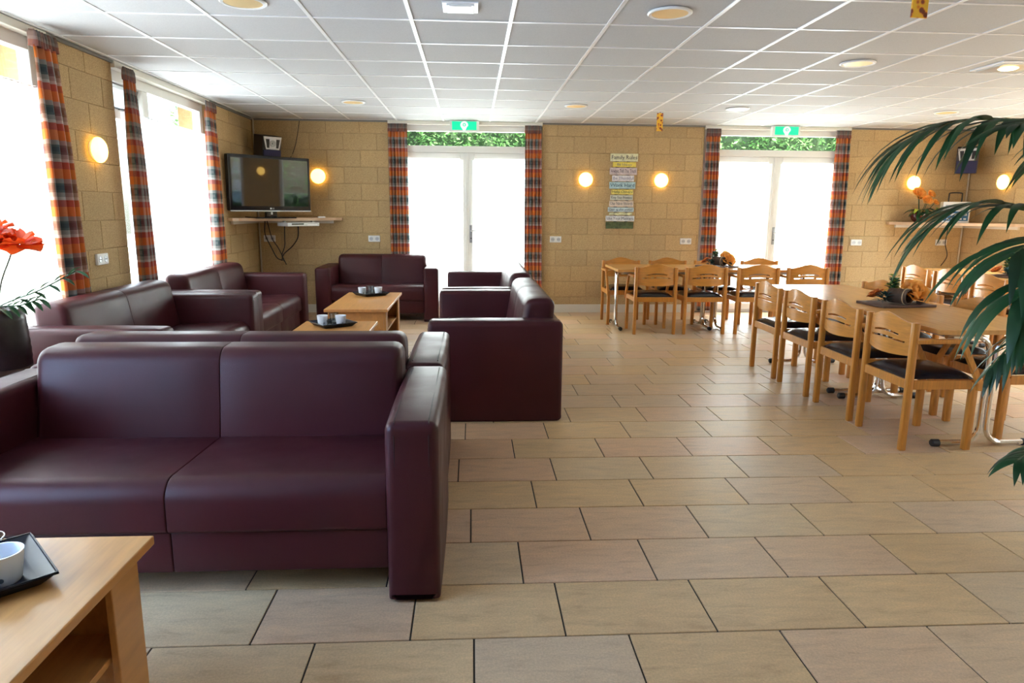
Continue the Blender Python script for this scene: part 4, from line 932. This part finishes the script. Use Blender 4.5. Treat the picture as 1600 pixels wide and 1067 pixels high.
for i, (x, y, z) in enumerate(PP):
    fl = obj('poppy', rose(MB(), (x, y, z-0.02), 0.098, (x*0.8, y-0.2, 1.0), ((0.55, 5, 40), (0.85, 6, 18), (1.0, 6, -4)), i+20), 'poppy', vz, True)
    obj('stalk', MB().tube(curvy([(x*0.2, y*0.2, 0.70), (x*0.35, y*0.4, 0.95), (x*0.8, y*0.8, 1.12), (x, y, z-0.02)], 4), 0.004, 6), pmat('dry_stalk', (0.10, 0.10, 0.06), 0.6), fl, True)
for i, (x, y, z) in enumerate(((0.065, -0.10, 1.09), (0.005, -0.06, 1.10))):
    b = obj('bud', MB().lathe([(0.0001, -0.025), (0.014, -0.012), (0.017, 0.0), (0.012, 0.016), (0.0001, 0.024)], 12), 'bud', vz, True, loc=(x, y, z))
    obj('bud_stalk', MB().tube(curvy([(-x*0.7, -y*0.7, 0.70-z), (-x*0.3, -y*0.3, 0.95-z), (0, 0, -0.02)], 4), 0.003, 5), 'leaf', b)
rnd = random.Random(5)
for k in range(3):
    tip = [(0.50, -0.10, 1.06), (0.32, -0.12, 0.92), (-0.05, -0.16, 1.0)][k]
    br = obj('branch', MB().tube(curvy([(0.02, -0.02, 0.72), (0.06, -0.05, 0.86), tuple(0.55*Vector(tip)+0.45*Vector((0.06, -0.05, 0.84))), tip], 5), 0.0035, 5), 'leaf', vz, True)
    for j in range(11):
        q = 0.12+0.88*j/10; P = Vector((0.05, -0.04, 0.85)).lerp(Vector(tip), q); a = (1 if j % 2 else -1)
        d = (Vector(tip)-Vector((0.05, -0.04, 0.85))).normalized()
        obj('leaf', leaf_at(MB(), P, d+Vector((0.1, 0.3*a, 0.55*a)), 0.09, 0.030, 0.25), 'leaf', br, True)

# ------------------------------------------------------------------ PALM
pm = thing('potted_palm', 'tall kentia palm with drooping dark green fronds at the right edge', 'palm', (2.62, 2.30, 0))
obj('pot', MB().lathe([(0.0001, 0), (0.14, 0), (0.15, 0.01), (0.19, 0.34), (0.20, 0.35), (0.20, 0.37), (0.175, 0.37), (0.17, 0.30), (0.0001, 0.30)], 36), 'terra', pm, True, angle=0.8)
obj('soil', MB().lathe([(0.172, 0.305), (0.10, 0.318), (0.0001, 0.322)], 24), 'soil', pm, True)
def palm_leaflet(base, d, l, w, droop, twist):
    d = d.normalized(); n = 8; vs = []; fs = []; p = base.copy(); v = d.copy(); sd0 = d.cross(Vector((0, 0, 1)))
    sd0 = sd0.normalized() if sd0.length > 1e-3 else Vector((1, 0, 0))
    for j in range(n+1):
        t_ = j/n; sd = v.cross(Vector((0, 0, 1))); sd = sd.normalized() if sd.length > 0.15 else sd0
        sd0 = sd; nr = sd.cross(v).normalized(); sdt = sd*math.cos(twist)+nr*math.sin(twist); nrt = -sd*math.sin(twist)+nr*math.cos(twist)
        ww = w*0.5*(math.sin(PI*min(1, 0.10+0.92*t_**0.75))**0.75 if t_ < 0.999 else 0.02)
        vs += [p-sdt*ww-nrt*ww*0.22, p, p+sdt*ww-nrt*ww*0.22]
        v = (v+Vector((0, 0, -droop/n*(0.5+1.6*t_)))).normalized(); p = p+v*(l/n)
    for j in range(n):
        k = j*3; fs += [(k, k+1, k+4, k+3), (k+1, k+2, k+5, k+4)]
    return MB().add(vs, fs)
PB = Vector((2.62, 2.30, 0.33))
def frond(P, nl, lmax, wmax, droop, seed, start=0.3, spread=1.0):
    rnd = random.Random(seed)
    P = [PB+Vector((rnd.uniform(-0.04, 0.04), rnd.uniform(-0.04, 0.04), 0))]+[Vector(p) for p in P]; c = curvy(P, 8)
    ob = obj('frond', MB().tube([p-PB+Vector((0, 0, 0.33)) for p in c], 0.011, 6, taper=0.18), 'stem', pm, True)
    base = Vector((2.62, 2.30, 0)); N = len(c)-1
    for k in range(nl):
        q = start+(1-start)*(k+0.5)/nl; f = q*N; i = min(int(f), N-1); p = c[i].lerp(c[i+1], f-i); tg = (c[i+1]-c[i]).normalized()
        sd = tg.cross(Vector((0, 0, 1))).normalized(); qq = (q-start)/(1-start); l = lmax*(0.55+0.75*math.sin(PI*(0.15+0.75*qq)))*rnd.uniform(0.85, 1.1)
        fw_ = 0.55+0.9*qq
        for s in (-1, 1):
            d = tg*fw_+sd*s*spread*(1.0-0.45*qq)+Vector((0, 0, rnd.uniform(0.0, 0.25)))
            obj('leaflet', palm_leaflet(p-base, d, l, wmax*rnd.uniform(0.8, 1.1), droop*rnd.uniform(0.8, 1.25), s*rnd.uniform(0.0, 0.35)), 'palm', ob, True)
frond([(2.154, 2.340, 1.395), (2.052, 2.380, 1.648), (1.898, 2.420, 1.709), (1.727, 2.460, 1.707), (1.616, 2.500, 1.661)], 16, 0.33, 0.036, 1.45, 1, 0.48)
frond([(2.173, 2.280, 1.242), (2.025, 2.250, 1.594), (1.867, 2.200, 1.678), (1.710, 2.150, 1.660)], 8, 0.17, 0.036, 0.7, 2, 0.55)
frond([(2.196, 2.300, 1.081), (2.065, 2.320, 1.328), (1.923, 2.350, 1.411), (1.794, 2.400, 1.419), (1.706, 2.450, 1.357)], 11, 0.29, 0.034, 1.2, 3, 0.5)
frond([(2.208, 2.250, 1.020), (1.990, 2.150, 1.270), (1.802, 2.080, 1.309), (1.648, 2.000, 1.267)], 8, 0.29, 0.036, 1.3, 4, 0.55)
frond([(2.175, 2.200, 0.938), (1.962, 2.100, 1.170), (1.761, 2.000, 1.200), (1.638, 1.950, 1.137)], 7, 0.26, 0.038, 1.9, 5, 0.58)
frond([(2.137, 2.200, 0.893), (1.999, 2.200, 1.017), (1.880, 2.200, 0.973), (1.788, 2.200, 0.860)], 8, 0.13, 0.024, 1.3, 6, 0.6)
frond([(2.252, 2.200, 0.516), (2.043, 2.100, 0.637), (1.877, 2.050, 0.623), (1.761, 2.000, 0.603)], 6, 0.12, 0.026, 1.2, 7, 0.65)
frond([(2.75, 2.35, 1.0), (2.95, 2.4, 1.5), (3.2, 2.45, 1.75), (3.45, 2.5, 1.7)], 8, 0.3, 0.04, 1.4, 8, 0.5)
frond([(2.6, 2.45, 1.0), (2.65, 2.75, 1.5), (2.7, 3.0, 1.72), (2.75, 3.25, 1.65)], 7, 0.25, 0.036, 1.4, 9, 0.55)

# ------------------------------------------------------------------ OUTSIDE
struct(obj('ground', MB().box(-30, 34, -30, 40, -0.30, -0.13), 'pave'))
def hedge(loc, rz, length, height, n, seed, label, core=None, big=1.0):
    rnd = random.Random(seed); t = thing('hedge', label, 'hedge', loc, rz)
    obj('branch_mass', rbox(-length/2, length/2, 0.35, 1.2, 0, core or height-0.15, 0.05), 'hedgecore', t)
    vs = []; fs = []
    for k in range(n):
        x = rnd.uniform(-length/2, length/2); z = rnd.uniform(0.0, height); y = 0.35-0.35*rnd.random()**1.5+(0.12*math.sin(x*3.1)+0.1*math.sin(z*4+x))
        a = rnd.random()*2*PI; l = rnd.uniform(0.05, 0.11)*big; w = l*0.42; el = rnd.uniform(-0.6, 0.9)
        d = Vector((math.cos(a)*math.cos(el), -abs(math.sin(a))*math.cos(el), math.sin(el))); sd = d.cross(Vector((rnd.uniform(-1, 1), rnd.uniform(-1, 1), 1))).normalized()
        p = Vector((x, y, z)); m = len(vs); vs += [tuple(p), tuple(p+d*l*0.5+sd*w*0.5), tuple(p+d*l), tuple(p+d*l*0.5-sd*w*0.5)]; fs.append((m, m+1, m+2, m+3))
    me = bpy.data.meshes.new('foliage'); me.from_pydata(vs, [], fs); me.update()
    o = obj('foliage', me, 'hedge', t); o['kind'] = 'stuff'
hedge((2.0, 12.2, -0.13), 0, 14, 4.2, 52000, 1, 'dense leafy garden hedge beyond the back doors')
hedge((-7.0, 5.0, -0.13), PI/2, 12, 3.6, 14000, 2, 'leafy garden hedge beyond the window wall')
hedge((13.5, 5.0, -0.13), -PI/2, 14, 3.6, 7000, 3, 'leafy garden hedge beyond the right wall', 1.2, 1.5)
